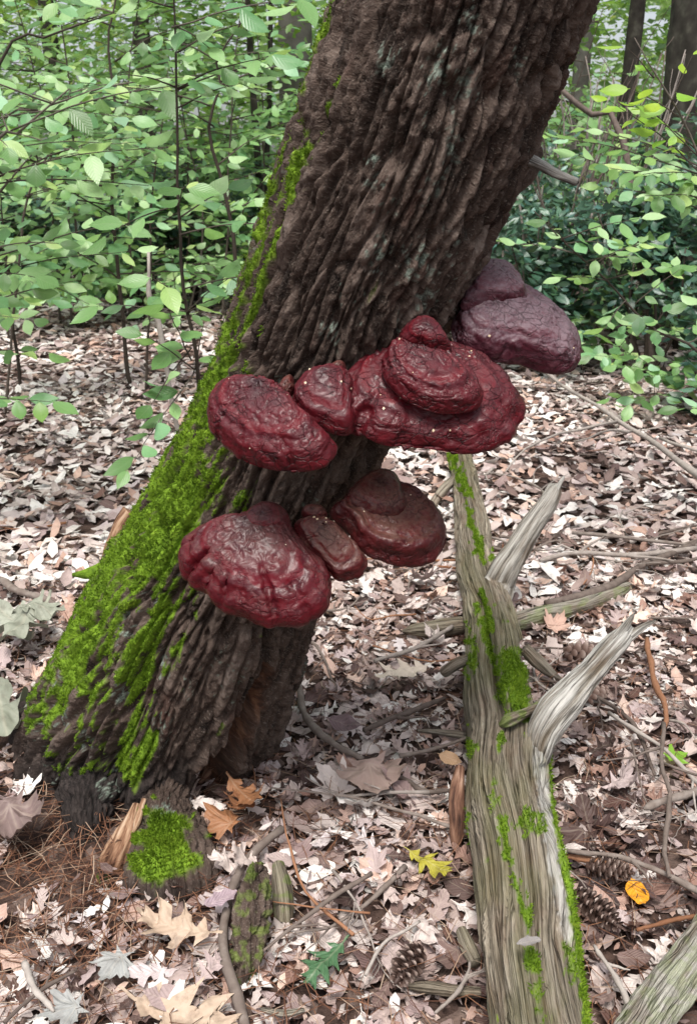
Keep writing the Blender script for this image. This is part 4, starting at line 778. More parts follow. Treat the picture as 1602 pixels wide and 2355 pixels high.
TW = [([(1255, 1385, 9), (1340, 1370, 10), (1420, 1345, 9), (1500, 1290, 8), (1602, 1240, 7), (1680, 1215, 6)], 'long lichen grey branch crossing the litter beyond the log', 'twig', 1, .05),
      ([(1240, 845, 3), (1290, 882, 4), (1380, 940, 5), (1480, 1005, 6), (1602, 1090, 8), (1700, 1150, 8)], 'long brown dead branch slanting under the purple grey fungus', 'twig', 3, .10),
      ([(685, 1570, 7), (700, 1635, 8), (740, 1690, 9), (832, 1747, 8)], 'curved bluish grey twig near the foot of the tree', 'twig', 0, .05),
      ([(880, 1770, 6), (935, 1795, 6), (975, 1820, 6), (1035, 1818, 5)], 'thin bent twig pointing at the log', 'twig', 0, .05),
      ([(835, 1680, 6), (880, 1660, 7), (960, 1630, 7), (1020, 1605, 5)], 'straight grey twig lying between tree and log', 'twig', 1, .06),
      ([(645, 1905, 9), (590, 1950, 10), (545, 2000, 10), (520, 2060, 11), (512, 2130, 11), (520, 2210, 12), (545, 2290, 12), (570, 2380, 12)], 'crooked grey stick curving past the mossy bark chunk', 'twig', 0, .05),
      ([(1362, 2175, 5), (1416, 2249, 7), (1449, 2323, 8), (1462, 2345, 6)], 'short thick twig between the two logs', 'twig', 1, .05),
      ([(1300, 1955, 5), (1410, 1968, 6), (1500, 2000, 7), (1602, 2050, 8), (1680, 2090, 8)], 'dark twig running past the upper pine cone', 'twig', 1, .06),
      ([(1300, 1968, 6), (1360, 1978, 8), (1412, 1987, 5)], 'short reddish stick above the upper pine cone', 'redtwig', 0, .04),
      ([(1462, 2138, 4), (1530, 2120, 5), (1598, 2106, 5)], 'reddish stick right of the lower pine cone', 'redtwig', 0, .04),
      ([(1527, 1660, 5), (1519, 1758, 5), (1535, 1820, 6), (1529, 1944, 5), (1540, 2014, 4)], 'upright grey twig standing in the pale litter', 'twig', 2, .08),
      ([(1400, 1640, 4), (1460, 1678, 5), (1527, 1725, 5), (1602, 1800, 5), (1660, 1850, 5)], 'slender twig slanting down across the upright one', 'twig', 1, .07),
      ([(1630, 1812, 9), (1544, 1836, 9), (1490, 1857, 8), (1480, 1860, 4)], 'thick broken twig end sticking in from the edge', 'twig', 0, .06),
      ([(0, 1331, 8), (40, 1358, 9), (97, 1376, 9), (130, 1390, 5)], 'pale smooth stick behind the limp grey leaves', 'twig', 0, .06),
      ([(58, 2215, 8), (80, 2273, 8), (115, 2313, 6), (125, 2325, 3)], 'stubby pale twig standing in the needles', 'twig', 0, .05),
      ([(10, 2350, 4), (75, 2291, 5), (177, 2229, 4)], 'thin forked twig crossing the stubby pale one', 'twig', 1, .05),
      ([(600, 2190, 4), (690, 2120, 5), (770, 2060, 6), (855, 2010, 5)], 'straight thin twig above the green oak leaf', 'twig', 1, .06),
      ([(840, 2245, 4), (880, 2170, 4), (930, 2140, 4), (965, 2120, 3)], 'thin twig beside the small pine cone', 'twig', 0, .06),
      ([(1000, 2330, 4), (1050, 2285, 5), (1075, 2240, 4), (1080, 2210, 3)], 'forked pale twig against the foot of the log', 'twig', 2, .06),
      ([(1320, 760, 6), (1400, 770, 6), (1470, 790, 6), (1560, 765, 6), (1640, 745, 6)], 'pale bare twig arching under the green saplings', 'twig', 1, .22),
      ([(1240, 1290, 5), (1330, 1272, 6), (1450, 1275, 6), (1602, 1262, 6)], 'level dark twig beyond the upper branch stub', 'twig', 2, .06),
      ([(1240, 1560, 4), (1340, 1590, 4), (1450, 1660, 5), (1500, 1780, 4)], 'thin twig passing behind the white branch stub', 'twig', 1, .05),
      ([(1480, 1470, 6), (1500, 1560, 7), (1530, 1640, 6), (1525, 1690, 4)], 'pinkish brown stick lying near the pale leaves', 'redtwig', 0, .05),
      ([(860, 1520, 5), (960, 1490, 5), (1040, 1440, 5)], 'thin twig leaning across the split board', 'twig', 2, .06)]
for i, (pts, lab, m, fk, dz) in enumerate(TW): twig(on_ground(pts, .6, dz), lab, 'twig', m, 9, 400 + i, .006, fk)
q = np.random.default_rng(909)
for i in range(110):
    far = i >= 70; yy = q.uniform(2.4, 6.5) if far else q.uniform(1.2, 3.4); xx = q.uniform(-.1, .95) * (yy * .40 + .2) if q.random() < .72 else q.uniform(-1, .1) * (yy * .40 + .2)
    if math.hypot(xx + .48, yy - 1.87) < .42: continue
    L = q.uniform(.12, .5) * (1.7 if far else 1); a = q.uniform(0, 6.283); d = np.array([math.cos(a), math.sin(a) * .7, 0]); c = np.array([xx, yy, 0]); r0 = q.uniform(.0012, .0035) * (1.4 if far else 1); P3 = []
    bw = q.normal(0, .12 * L)
    for t in (-.5, -.15, .2, .5):
        p = c + d * L * t + np.array([-d[1], d[0], 0]) * bw * (1 - 4 * t * t); p[2] = float(ground_z(p[0], p[1])) + .036 + q.uniform(0, .03); P3.append(np.append(p, r0 * (1.1 - t)))
    if q.random() < .85: twig(P3, 'thin bare dead twig lying across the leaf litter', 'twig', 'twig', 6, 1000 + i, .012, int(q.integers(0, 4)), 'loose twigs on the litter', 12)
    else: twig(P3, 'thin reddish twig lying across the leaf litter', 'twig', 'redtwig', 6, 1000 + i, .008, 0, 'loose reddish twigs on the litter', 12)

# larger dead wood
def deadwood(pts, label, seed, name='dead_branch', mat='wood', pale=0, moss=0, plates=0, ns=50, nr=90, amp=.006, cat='branch', freq=70, **kw):
    org = tuple(float(c) for c in pts[len(pts) // 2][:3]); o, *_ = knobbly(name, pts, nr, ns, amp, freq, org, MT[mat], seed, lambda V, N, x, y, g: dict(pale=pale * sst(.25, .6, g), moss=moss * sst(.45, .6, fbm(x / 20, y / 20, oct=3, seed=seed) * .5 + .5), algae=.6 * sst(.4, .7, g), **{k: v * np.ones(len(V)) for k, v in kw.items()}), stretch=8, plates=plates)
    return tag(o, label, cat)
deadwood(on_ground([(925, 1452, 4), (960, 1448, 15), (1020, 1442, 18), (1080, 1434, 18), (1120, 1430, 16)], .8, .03), 'split greenish board of wood lying behind the log', 501)
deadwood(on_ground([(1180, 1432, 20), (1240, 1415, 20), (1330, 1395, 18), (1400, 1368, 16), (1445, 1348, 10)], .8, .02), 'rotting mossy branch piece beyond the log', 503, pale=.4, moss=.3)
deadwood(on_ground([(1430, 2440, 60), (1500, 2330, 55), (1570, 2230, 46), (1640, 2130, 42), (1700, 2060, 36)], .9, .02), 'pale mossy log end in the corner by the pine cones', 505, name='fallen_log', pale=.7, moss=.25, ns=110, nr=170, amp=.010, cat='log')
deadwood([np.append(G(588, 1990, .12), .016), np.append(G(582, 2060, .10), .028), np.append(G(572, 2140, .07), .030), np.append(G(565, 2230, .03), .024), np.append(G(560, 2270, .0), .015)], 'bark covered chunk of branch standing in the litter beside the crooked stick', 507, mat='bark', amp=.012, freq=90, moss=.35, plates=1.0, ns=90, nr=120, cat='wood chunk', name='wood_chunk')
deadwood([np.append(G(640, 1985, .08), .012), np.append(G(650, 2040, .06), .019), np.append(G(655, 2110, .03), .017), np.append(G(655, 2130, .0), .01)], 'small greenish wood chunk beyond the bark covered one', 509, cat='wood chunk', name='wood_chunk', moss=.4)
deadwood(on_ground([(935, 2268, 8), (980, 2270, 16), (1040, 2278, 16), (1105, 2282, 12)], .7, .03), 'flat brown slab of wood beside the small pine cone', 511, cat='wood chunk', name='wood_chunk')
deadwood(on_ground([(1060, 2140, 10), (1075, 2175, 15), (1095, 2215, 14)], .8, .03), 'yellowish wood chip tucked against the log', 513, cat='wood chunk', name='wood_chunk')
for i, (pts, lab) in enumerate([([(960, 1680, 4), (1000, 1682, 7), (1060, 1690, 8), (1090, 1692, 5)], 'tan sliver of wood pointing under the log'), ([(600, 2320, 5), (650, 2330, 8), (700, 2322, 5)], 'tan sliver of wood below the green oak leaf')]):
    deadwood(on_ground(pts, .8, .03), lab, 520 + i, ns=20, nr=30, amp=.003, cat='wood chip', name='wood_chip', pale=.3)

# ------------------------------------------------------------------ pine cones
kc = M('cone_scale', .6, .35); kc.set('Base Color', kc.ramp(kc.math('ADD', kc.math('MULTIPLY', kc.attr('grain'), .7), kc.math('MULTIPLY', kc.rnd(), .3)), [(.1, (.045, .026, .021)), (.45, (.12, .072, .056)), (.7, (.22, .15, .125)), (.95, (.38, .30, .26))])); kc.bump(kc.noise(150, 3), .4, .001); MT['cone'] = kc.m
sv = []; sf = []
for i, (sx_, sw, sz_) in enumerate([(0, .12, 0), (.35, .34, .06), (.7, .44, .16), (.92, .30, .26), (1.0, .10, .30)]):
    for yv, zz in ((-1, 0), (0, .10), (1, 0)): sv.append((sx_, yv * sw, sz_ + zz * sw * 2))
for i, (sx_, sw, sz_) in enumerate([(0, .1, -.10), (.9, .28, .14)]):
    for yv in (-1, 0, 1): sv.append((sx_, yv * sw, sz_))
for i in range(4):
    for j in range(2): a = i * 3 + j; sf.append((a, a + 1, a + 4, a + 3))
for j in range(2): sf.append((15 + j, 18 + j, 19 + j, 16 + j)); sf.append((12 + j, 13 + j, 19 + j, 18 + j))
SCALE = mesh('scale', np.array(sv), np.array(sf), MT['cone'], False, dict(grain=np.array([v[0] for v in sv])))
def pine_cone(p0, p1, wpx, label, count, seed, z=.05):
    a = G(*p0, z); b = G(*p1, z); a[2] += float(ground_z(a[0], a[1])); b[2] += float(ground_z(b[0], b[1])); L = np.linalg.norm(b - a); ax = unit(b - a); rw = wpx * .5 * depth_of(a) / FPX
    e = tag(empty('pine_cone', a), label, 'pine cone'); q = np.random.default_rng(seed); V, F = tube([a, a + ax * L * .5, a + ax * L * .97], [rw * .35, rw * .45, rw * .1], 10, n=8); part('core', V, F, MT['cone'], e, attrs=dict(grain=np.full(len(V), .2)))
    u1 = unit(np.cross(ax, [0, 0, 1.0])); u2 = np.cross(ax, u1)
    for k in range(count):
        t = (k + .5) / count; ang = k * 2.39996; prof = math.sin(math.pi * min(1, .18 + t * .80)) ** .7; rad_d = math.cos(ang) * u1 + math.sin(ang) * u2
        dr = unit(rad_d * 1.0 + ax * (.75 + .3 * t)); base = a + ax * L * (t * .93) + rad_d * rw * .18; side = unit(np.cross(ax, rad_d)); nn = np.cross(dr, side); s = rw * prof * 1.05 * q.uniform(.92, 1.08)
        o = link('scale', SCALE, e); o.matrix_basis = Matrix.Translation((base - a).tolist()) @ Matrix(np.stack([dr, side, -nn if (nn @ ax) > 0 else nn], 1).tolist()).to_4x4() @ Matrix.Scale(float(s), 4)
pine_cone((1345, 2000), (1462, 2022), 52, 'upper of two long brown pine cones beside the log', 62, 1)
pine_cone((1322, 2066), (1430, 2150), 56, 'lower of two long brown pine cones beside the log', 62, 2)
pine_cone((965, 2180), (905, 2262), 62, 'short pale pine cone near the flat brown slab', 48, 3)
pine_cone((1296, 1508), (1368, 1484), 44, 'dark pine cone behind the white branch stub', 40, 4)
pine_cone((1346, 1612), (1398, 1585), 36, 'small dark pine cone in the shade below the white branch stub', 36, 5)

# ------------------------------------------------------------------ living plants
def at_y(px, py, y): r_ = ray(px, py); return CAM + r_ * (y / r_[1])
GL = [leaf_shape('beech', c, cx, .03, 90 + i, fo) for i, (c, cx, fo) in enumerate([(.6, .5, .12), (-.5, .8, -.1), (.3, -.4, .15), (-.9, .3, .05), (.2, 1.0, .2)])]
GLOW = [leaf_shape('med', c, cx, .03, 90 + i) for i, (c, cx) in enumerate([(.6, .5), (-.6, .8), (.3, -.4)])]
GREENM = {m: [mesh('leaf', V, F, MT[m], True, dict(luv=L)) for V, F, L in GL] for m in ('green', 'ygreen')}
def leaf_frames(p, d, q):
    """leaves held near level, tips a little down, along a shoot pointing d"""
    n = len(p); nn = np.stack([q.normal(0, .30, n), q.normal(-.55, .32, n), np.ones(n)], 1); nn = unit(nn); x = unit(d - nn * (d * nn).sum(1)[:, None]); x = unit(x - np.array([0, 0, .15])); y = unit(np.cross(nn, x)); return np.stack([x, y, np.cross(x, y)], 2)
def sapling(stem, branches, label, size=.085, mat='green', seed=0, r0=.007, rand=0, blen=(.25, .55), zr=(.35, 1.0), spacing=.055, joined=False, name='sapling', group=None, droop=.0, cat='sapling'):
    """stem: world points base to top; branches: explicit (start, end) world points; rand: random branches added"""
    q = np.random.default_rng(seed); stem = [np.asarray(p, float) for p in stem]; base = stem[0]
    e = tag(empty(name, base), label, cat, group); s = kinked([np.append(p, r0 * (1 - .75 * i / (len(stem) - 1))) for i, p in enumerate(stem)], 26, .006, seed)
    s[0, :3] = base; V, F = tube(s[:, :3], np.maximum(s[:, 3], .0008), 8, (.2, -1, .1)); part('stem', V, F, MT['stem'], e)
    br = [(np.asarray(a, float), np.asarray(b, float)) for a, b in branches]
    for k in range(rand):
        i = int(q.uniform(*zr) * 25); a = s[min(i, 25), :3]; an = q.uniform(0, 6.283); L = q.uniform(*blen); br.append((a, a + L * np.array([math.cos(an), math.sin(an) * .8, q.uniform(-.05, .28) - droop])))
    ch = []
    for k, (a, b) in enumerate(br):
        mid_ = (a + b) / 2 + np.array([0, 0, .04 * np.linalg.norm(b - a)]); bs = kinked([np.append(a, r0 * .4), np.append(mid_, r0 * .28), np.append(b, r0 * .12)], 9, .012, seed + k); V, F = tube(bs[:, :3], np.maximum(bs[:, 3], .0006), 5); bo = part('branch', V, F, MT['stem'], e)
        L = np.linalg.norm(b - a); m = max(2, int(L / spacing)); t = np.linspace(.22, 1.0, m); ps = np.stack([np.interp(t, np.linspace(0, 1, 9), bs[:, c]) for c in range(3)], 1); d = unit(b - a)
        sidev = unit(np.cross(d, [0, 0, 1.0])); sg = np.where(np.arange(m) % 2 == 0, 1, -1)[:, None]; dd = unit(d * .7 + sidev * sg * q.uniform(.5, 1.1, (m, 1)) + q.normal(0, .12, (m, 3))); dd[-1] = d
        R = leaf_frames(ps, dd, q); sz = size * q.uniform(.6, 1.15, m)
        if joined:
            ch.append(scatter(GLOW[k % 3], ps, R, sz, np.clip(q.normal(.5, .25, m), 0, 1)))
        else:
            for j in range(m):
                o = link('leaf', GREENM[mat][int(q.integers(0, 5))], bo); o.matrix_basis = Matrix.Translation((ps[j] - base).tolist()) @ Matrix(R[j].tolist()).to_4x4() @ Matrix.Scale(float(sz[j]), 4)
    if joined and ch: tag(mass('foliage', ch, MT[mat + '_mass'], e), kind='stuff')
    return e
def gp(px, py): g = G(px, py, 0); g[2] = float(ground_z(g[0], g[1])) - .01; return g
def stem_at(lst, y, base=None):
    o = [at_y(a, b, y) for a, b in lst]
    if base is None: b0 = o[0].copy(); b0[2] = float(ground_z(b0[0], y)) - .01; o = [b0] + o
    return o
def br_at(l, y): return [(at_y(a, b, y + q0), at_y(c, d, y + q1)) for a, b, q0, c, d, q1 in l]
# slender stem rising past the mossy edge of the trunk
sapling(stem_at([(452, 900), (425, 690), (414, 500), (408, 330), (402, 150), (400, 0), (398, -160)], 2.7),
        br_at([(440, 800, 0, 350, 930, -.15), (440, 830, 0, 380, 700, -.1), (450, 860, 0, 300, 1080, -.25), (430, 720, 0, 520, 640, .05), (425, 690, 0, 350, 640, -.1), (414, 500, 0, 520, 440, .1), (412, 470, 0, 250, 540, -.1), (405, 250, 0, 560, 190, .1), (404, 200, 0, 280, 170, -.1), (402, 120, 0, 600, 40, .1), (401, 60, 0, 480, 110, -.1), (400, 20, 0, 220, -20, 0), (446, 850, 0, 330, 770, -.1), (448, 860, 0, 470, 740, .1)], 2.7),
        'slender beech sapling with drooping leaves, its stem vanishing behind the mossy trunk edge', .10, seed=601, r0=.0065, rand=10, blen=(.2, .45), zr=(.45, 1), spacing=.045)
g1_ = gp(307, 896)
sapling([g1_] + stem_at([(290, 780), (270, 600), (262, 430), (268, 250), (258, 100), (270, 0), (290, -160)], g1_[1], 1),
        br_at([(275, 640, 0, 120, 560, -.5), (290, 760, 0, 430, 720, -.5), (265, 500, 0, 100, 420, -.4), (262, 400, 0, 420, 330, -.4), (266, 300, 0, 90, 200, -.4), (266, 140, 0, 420, 60, -.4), (262, 60, 0, 60, 20, -.4), (285, 740, 0, 140, 680, -.6)], g1_[1]),
        'tall dark-stemmed sapling rooted in the open litter, leaves in flat tiers', .12, seed=603, r0=.014, rand=14, blen=(.4, .9), zr=(.3, 1), spacing=.075)
sapling(stem_at([(552, 600), (535, 500), (502, 380), (492, 280), (512, 200), (500, 130), (545, 60), (590, -100)], 4.2), br_at([(540, 520, 0, 620, 400, -.1), (500, 380, 0, 600, 310, 0), (492, 290, 0, 400, 250, -.2), (505, 190, 0, 620, 130, 0), (500, 140, 0, 380, 90, -.2)], 4.2),
        'crooked sapling close behind the mossy trunk, pale leaves on zigzag branches', .10, seed=605, r0=.010, rand=6, blen=(.25, .6))
g5 = gp(45, 895)
sapling([g5] + stem_at([(25, 700), (15, 560), (0, 420)], g5[1], 1), br_at([(22, 690, 0, 140, 620, -.6), (25, 700, 0, 60, 690, -1.0), (15, 600, 0, 130, 560, -.5), (22, 680, 0, -60, 640, -.6), (20, 640, 0, 200, 700, -.7)], g5[1]),
        'low sapling with broad leaves beside the open litter', .13, seed=607, r0=.012, rand=4, blen=(.3, .6), spacing=.08)
# leaning in from beside the view, left
for i, (bx, by, tops, lab, sd_) in enumerate([(-1.45, 3.2, [(-60, 560), (10, 430), (70, 360)], 'low beech shoot with big pale leaves reaching over the open litter', 619), (-2.9, 5.2, [(-60, 330), (120, 250), (330, 200)], 'long beech limb spreading level tiers through the other saplings', 631), (-1.9, 5.0, [(60, 500), (130, 330), (170, 180)], 'straight young sapling dense with small pale leaves', 633), (-1.25, 5.6, [(350, 500), (370, 330), (390, 160)], 'straight young sapling standing behind the slender beech', 635), ((-1.75), 3.0, [(-60, 420), (40, 300), (150, 200)], 'arching beech branch hung with pale toothed leaves over the undergrowth', 611), (-2.3, 4.2, [(-80, 500), (60, 380), (190, 330)], 'leafy sapling bending in below the arching beech branch', 613), (-2.1, 3.7, [(-40, 200), (120, 80), (260, 30)], 'light green sapling top reaching over the others', 615)]):
    st = [np.array([bx, by, 0.0])] + [at_y(a, b, by) for a, b in tops]
    sapling(st, [], lab, .105, seed=sd_, r0=.008, rand=17, blen=(.3, .75), zr=(.35, 1), spacing=.055)
# pale barkless dead stem
gd = at_y(432, 960, 3.4); gd[2] = float(ground_z(gd[0], 3.4)) - .01
twig([np.append(gd, .008), np.append(at_y(372, 770, 3.4), .009), np.append(at_y(345, 690, 3.4), .009), np.append(at_y(340, 580, 3.4), .005)], 'pale barkless dead sapling stem with a snapped top', 'dead_sapling', 'twig', 8, 617, .004, 0, cat='dead sapling')
# undergrowth saplings farther back
q = np.random.default_rng(4242)
KIND = ['leafy understorey sapling in the thicket behind the open litter', 'spreading light green sapling in the thicket behind the open litter']
for i in range(34):
    yb = q.uniform(7.4, 12.5); left = i < 24; pxx = q.uniform(-60, 640) if left else q.uniform(1180, 1680); b = at_y(pxx, 700, yb); b[2] = float(ground_z(b[0], yb)) - .02; hgt = q.uniform(1.6, 3.4) if left else q.uniform(1.2, 2.6)
    st = [b, b + np.array([q.normal(0, .1), 0, hgt * .5]), b + np.array([q.normal(0, .2), 0, hgt])]
    tall = hgt > (2.5 if left else 1.9)
    sapling(st, [], ('tall ' if tall else 'short ') + KIND[i % 2].replace('behind the open litter', 'beyond the mossy side of the tree' if left else 'beyond the brush heap'), .15, seed=700 + i, r0=.012, rand=30, blen=(.4, 1.0), zr=(.12, 1), spacing=.075, joined=True, group='thicket saplings beyond the ' + ('mossy side' if left else 'brush heap'))
# right-hand plants
sapling([np.array([1.55, 2.6, 0])] + stem_at([(1640, 620), (1610, 400), (1560, 270), (1500, 180), (1455, 90)], 2.6, 1),
        br_at([(1500, 180, 0, 1440, 110, 0), (1560, 270, 0, 1445, 205, -.05), (1600, 360, 0, 1470, 240, 0), (1610, 400, 0, 1400, 230, .1), (1540, 240, 0, 1590, 130, 0)], 2.6), 'bright yellow green shoot rising in front of the far tree', .072, 'ygreen', 621, .005, spacing=.034)
sapling([np.array([1.95, 3.5, 0])] + stem_at([(1700, 700), (1650, 420), (1600, 330)], 3.5, 1), br_at([(1650, 420, 0, 1260, 315, 0), (1640, 400, 0, 1330, 290, .2), (1660, 440, 0, 1400, 390, -.2), (1680, 500, 0, 1330, 360, .1), (1640, 420, 0, 1480, 400, -.3), (1600, 340, 0, 1480, 260, 0), (1660, 470, 0, 1480, 450, -.2), (1660, 500, 0, 1380, 430, 0)], 3.5),
        'pale green sapling spreading long level sprays toward the leaning trunk', .09, seed=623, r0=.008, spacing=.038)
sapling([np.array([1.75, 3.1, 0])] + stem_at([(1640, 850), (1500, 755), (1395, 645), (1300, 560), (1225, 490)], 3.1, 1), br_at([(1395, 645, 0, 1290, 640, -.1), (1300, 560, 0, 1400, 560, -.1), (1440, 690, 0, 1380, 770, -.15), (1500, 755, 0, 1560, 680, -.1), (1350, 600, 0, 1440, 590, -.1), (1300, 560, 0, 1260, 510, -.05), (1480, 740, 0, 1420, 800, -.1), (1460, 700, 0, 1560, 620, 0)], 3.1),
        'thin sapling slanting over the path of the dead branch, small oval leaves', .075, seed=625, r0=.006, spacing=.032, rand=12, blen=(.2, .4), zr=(.35, 1))
q = np.random.default_rng(31)
for i, (a, b, h) in enumerate([(1340, 880, .45), (1440, 930, .40), (1560, 900, .55), (1480, 960, .3), (1590, 960, .35), (1400, 850, .6), (1250, 850, .4), (1520, 860, .7), (1600, 860, .8), (1330, 830, .55), (1450, 820, .7), (1260, 800, .5), (1560, 800, .8), (1380, 790, .6)]):
    g = gp(a, b); st = [g, g + np.array([q.normal(0, .05), 0, h * .5]), g + np.array([q.normal(0, .08), 0, h])]
    sapling(st, [], 'low seedling with a few pale oval leaves below the laurel', .115, seed=640 + i, r0=.004, rand=8, blen=(.18, .45), zr=(.4, 1), spacing=.06, group='seedlings below the laurel', name='seedling', cat='seedling')
for i, (a, b, h) in enumerate([(180, 760, .6), (420, 770, .7), (330, 760, .5), (80, 740, .6), (250, 740, .5), (500, 780, .6)]):
    g = gp(a, b); st = [g, g + np.array([q.normal(0, .05), 0, h * .5]), g + np.array([q.normal(0, .08), 0, h])]
    sapling(st, [], 'low leafy seedling at the far edge of the open litter', .13, seed=660 + i, r0=.006, rand=8, blen=(.25, .5), zr=(.4, 1), spacing=.08, group='seedlings at the litter edge', name='seedling', cat='seedling')

# evergreen laurel
LL = [leaf_shape('med', c, cx, 0, 95 + i) for i, (c, cx) in enumerate([(.8, .5), (-.6, .9), (1.2, -.3)])]
def shrub(c, rx, ry, h, n, label, seed, size=.065, group=None):
    q = np.random.default_rng(seed); base = np.array([c[0], c[1], float(ground_z(c[0], c[1])) - .02]); e = tag(empty('laurel_shrub', base), label, 'shrub', group)
    ps = []; tips = []
    for k in range(11):
        an = q.uniform(0, 6.283); t = base + np.array([math.cos(an) * rx * q.uniform(.3, .9), math.sin(an) * ry * q.uniform(.3, .9), h * q.uniform(.55, 1.0)]); tips.append(t)
        V, F = tube([base, base + (t - base) * .45 + q.normal(0, .06, 3), t], [.013, .009, .004], 6, n=7); part('stem', V, F, MT['stem'], e)
    tips = np.array(tips); cl = np.vstack([tips, tips * .5 + .5 * tips[q.permutation(11)], base + (tips - base) * .6]) + q.normal(0, .06, (33, 3)); cl = np.vstack([cl, cl + q.normal(0, .15, cl.shape)])
    i = q.integers(0, len(cl), n); d = unit(q.normal(0, 1, (n, 3)) + [0, 0, .35]); p = cl[i] + d * (.14 * q.random(n) ** .5)[:, None]; p[:, 2] = np.maximum(p[:, 2], base[2] + .04)
    nn = unit(np.array([0, -.35, 1.0]) + q.normal(0, .45, (n, 3))); x = unit(d - nn * (d * nn).sum(1)[:, None]); R = np.stack([x, np.cross(nn, x), nn], 2); s = size * q.uniform(.7, 1.25, n); tn = np.clip(q.normal(.45, .25, n), 0, 1); ch = []
    for j in range(3):
        m = np.arange(n) % 3 == j; ch.append(scatter(LL[j], p[m], R[m], s[m], tn[m]))
    tag(mass('foliage', ch, MT['laurel'], e), kind='stuff')
for i, (x_, y_, rx, ry, h) in enumerate([(1.25, 6.2, .55, .5, 1.05), (1.95, 6.0, .55, .5, 1.25), (2.55, 5.6, .5, .5, 1.35), (1.6, 7.2, .6, .6, 1.3), (2.5, 7.0, .6, .6, 1.5), (.95, 7.6, .5, .5, .9), (2.1, 4.9, .4, .4, .8)]):
    shrub((x_, y_), rx, ry, h, 1500, ['low glossy laurel shrub', 'waist-high glossy laurel shrub', 'tallest glossy laurel shrub'][0 if h < 1 else 1 if h < 1.4 else 2] + ' in the thicket on the open side of the tree', 800 + i, .085, 'laurel shrubs on the open side')
for i in range(9):
    x_ = -4.6 + i * .5; shrub((x_, 9.8 + .5 * math.sin(i * 2.1)), .6, .5, 1.15 + .2 * math.sin(i * 1.3), 1300, 'glossy dark laurel shrub in the band behind the mossy side of the tree', 820 + i, .095, 'laurel shrubs on the mossy side')

# dead brush heap
q = np.random.default_rng(66)
for i in range(26):
    a = at_y(q.uniform(1230, 1420), q.uniform(330, 470), 7.0 + q.uniform(-.5, .8)); b = a + np.array([q.uniform(-.9, .9), q.uniform(-.4, .4), q.uniform(.1, .9)]); a[2] = float(ground_z(a[0], a[1]))
    twig([np.append(a, q.uniform(.008, .02)), np.append((a + b) / 2 + np.array([0, 0, q.uniform(.0, .25)]), .009), np.append(b, .004)], 'bare grey dead branch in the tangled brush heap', 'dead_branch', 'twig', 6, 850 + i, .02, 3, 'branches of the brush heap', 14, 'branch')
twig([np.append(at_y(1285, 205, 6.5), .02), np.append(at_y(1350, 260, 6.5), .022), np.append(at_y(1430, 315, 6.4), .024), np.append(gp(1500, 880) * [1, 1, 1], .024)], 'thick dead branch propped aslant over the brush heap', 'dead_branch', 'twig', 9, 880, .004, 1, cat='branch')

# forest behind
TRL = [diamond(.08, 0), diamond(-.07, 1)]
def far_tree(px_c, y, dia, mat, label, seed, lean=0.0, h=8.5):
    q = np.random.default_rng(seed); b = at_y(px_c, 500, y); b[2] = float(ground_z(b[0], y)) - .1; e = tag(empty('forest_tree', b), label, 'tree'); top = b + np.array([lean * h, q.normal(0, .2), h])
    V, F = tube([b, b + np.array([lean * .5, 0, .5]), b + np.array([lean * h * .5 + q.normal(0, .06), 0, h * .5]), top], [dia * .72, dia * .52, dia * .44, dia * .2], 48, (.2, -1, .1), n=110)
    k = (V[:, 2] - b[2]); an = np.arctan2(V[:, 1] - b[1], V[:, 0] - b[0]); V[:, :2] += (unit(V[:, :2] - np.array([b[0], b[1]]) - lean * k[:, None] * [1, 0]) * (.05 * dia * fbm(an * 7, k * 2.5, oct=3, seed=seed))[:, None]); part('trunk', V, F, MT[mat], e)
    ch = []
    for j in range(7):
        an = q.uniform(0, 6.283); a = b + (top - b) * q.uniform(.62, .97); t = a + np.array([math.cos(an) * 1.6, math.sin(an) * 1.6, q.uniform(.2, 1.0)]); V, F = tube([a, (a + t) / 2 + [0, 0, .15], t], [dia * .14, dia * .09, .01], 7, n=8); part('limb', V, F, MT[mat], e)
        n = 240; p = a + (t - a) * q.uniform(.25, 1.1, (n, 1)) + q.normal(0, .38, (n, 3)); R = rot_from(q.normal(0, .5, (n, 3)) + [0, 0, 1.0], q.uniform(0, 6.283, n)); ch.append(scatter(TRL[j % 2], p, R, q.uniform(.09, .16, n), np.clip(q.normal(.6, .2, n), 0, 1)))
    tag(mass('crown', ch, MT['far'], e), kind='stuff')
far_tree(1585, 8.2, .62, 'fartrunk', 'thick dark furrowed forest tree standing behind the yellow green shoot', 901)
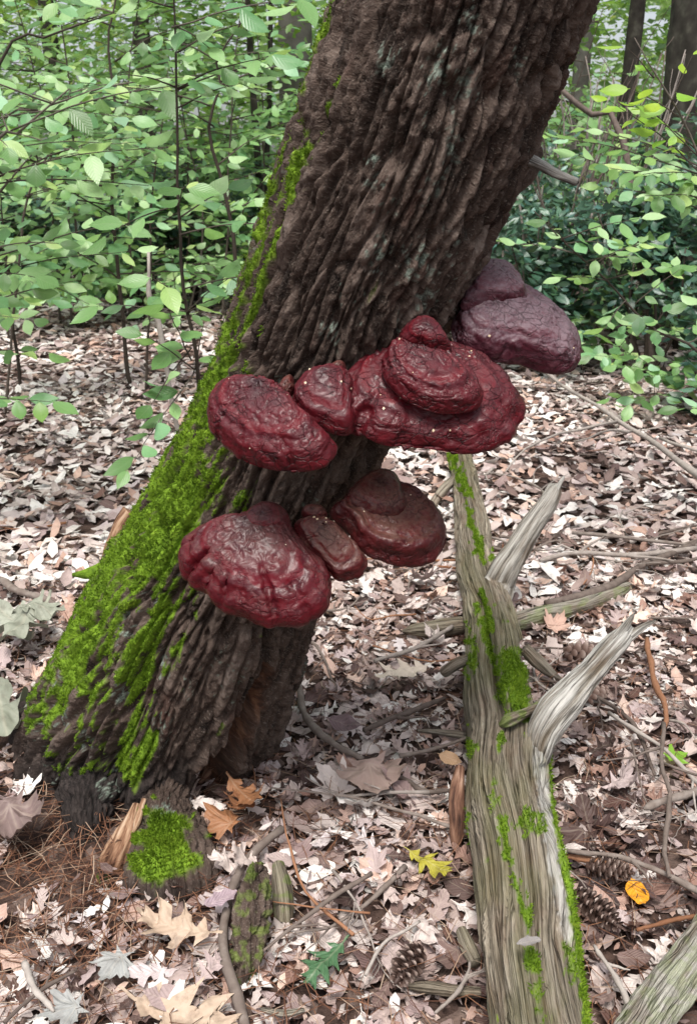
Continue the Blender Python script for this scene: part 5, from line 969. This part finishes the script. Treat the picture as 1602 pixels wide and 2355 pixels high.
far_tree(1402, 11.0, .17, 'fartrunk', 'thin dark tree trunk behind the brush heap', 903, .02)
far_tree(680, 12.5, .42, 'paletrunk', 'pale grey tree trunk just behind the leaning tree', 905)
far_tree(-8, 9.5, .22, 'fartrunk', 'grey tree trunk half hidden by sapling leaves at the edge', 907)
far_tree(350, 16, .28, 'fartrunk', 'dark forest tree deep in the green woods', 909); far_tree(175, 19, .32, 'fartrunk', 'slim distant trunk in the woods beyond the saplings', 911, -.02); far_tree(1300, 15, .25, 'paletrunk', 'greyish distant trunk beyond the brush heap', 913, .03)
far_tree(610, 9.5, .07, 'fartrunk', 'thin bent young tree behind the crooked sapling', 915, -.03, 4.5); far_tree(590, 10.2, .06, 'fartrunk', 'second thin young tree leaning the other way', 917, .05, 4.5)
q = np.random.default_rng(1234); ch = []
for j in range(8):
    n = 8200; y_ = 11.5 + 16 * q.random(n) ** 1.2; x_ = q.uniform(-1, 1, n) * (y_ * .60 + 1.5); z_ = q.uniform(.1, 1, n) * (1.6 + .30 * y_)
    keep = fbm(x_ * .9, y_ * .5, z_ * 1.1, oct=3, seed=71) > -.12; x_, y_, z_ = x_[keep], y_[keep], z_[keep]; n = len(x_)
    R = rot_from(q.normal(0, .45, (n, 3)) + [0, -.35, 1.0], q.uniform(0, 6.283, n)); ch.append(scatter(TRL[j % 2], np.stack([x_, y_, z_], 1), R, q.uniform(.11, .21, n), np.clip(.5 + .35 * fbm(x_ * .5, z_ * .6, oct=2, seed=73) + q.normal(0, .16, n), 0, 1)))
n = 30000; an = q.uniform(-1.2, 1.2, n); rr = q.uniform(28, 46, n); z_ = q.uniform(0, 1, n) * 17
ch.append(scatter(TRL[0], np.stack([np.sin(an) * rr, np.cos(an) * rr, z_], 1), rot_from(q.normal(0, .45, (n, 3)) + [0, -.5, 1.0], q.uniform(0, 6.283, n)), q.uniform(.45, .8, n), np.clip(q.normal(.6, .2, n), 0, 1)))
tag(mass('far_woods', ch, MT['far']), 'green leafy woods fading behind the saplings', 'woods', kind='stuff')
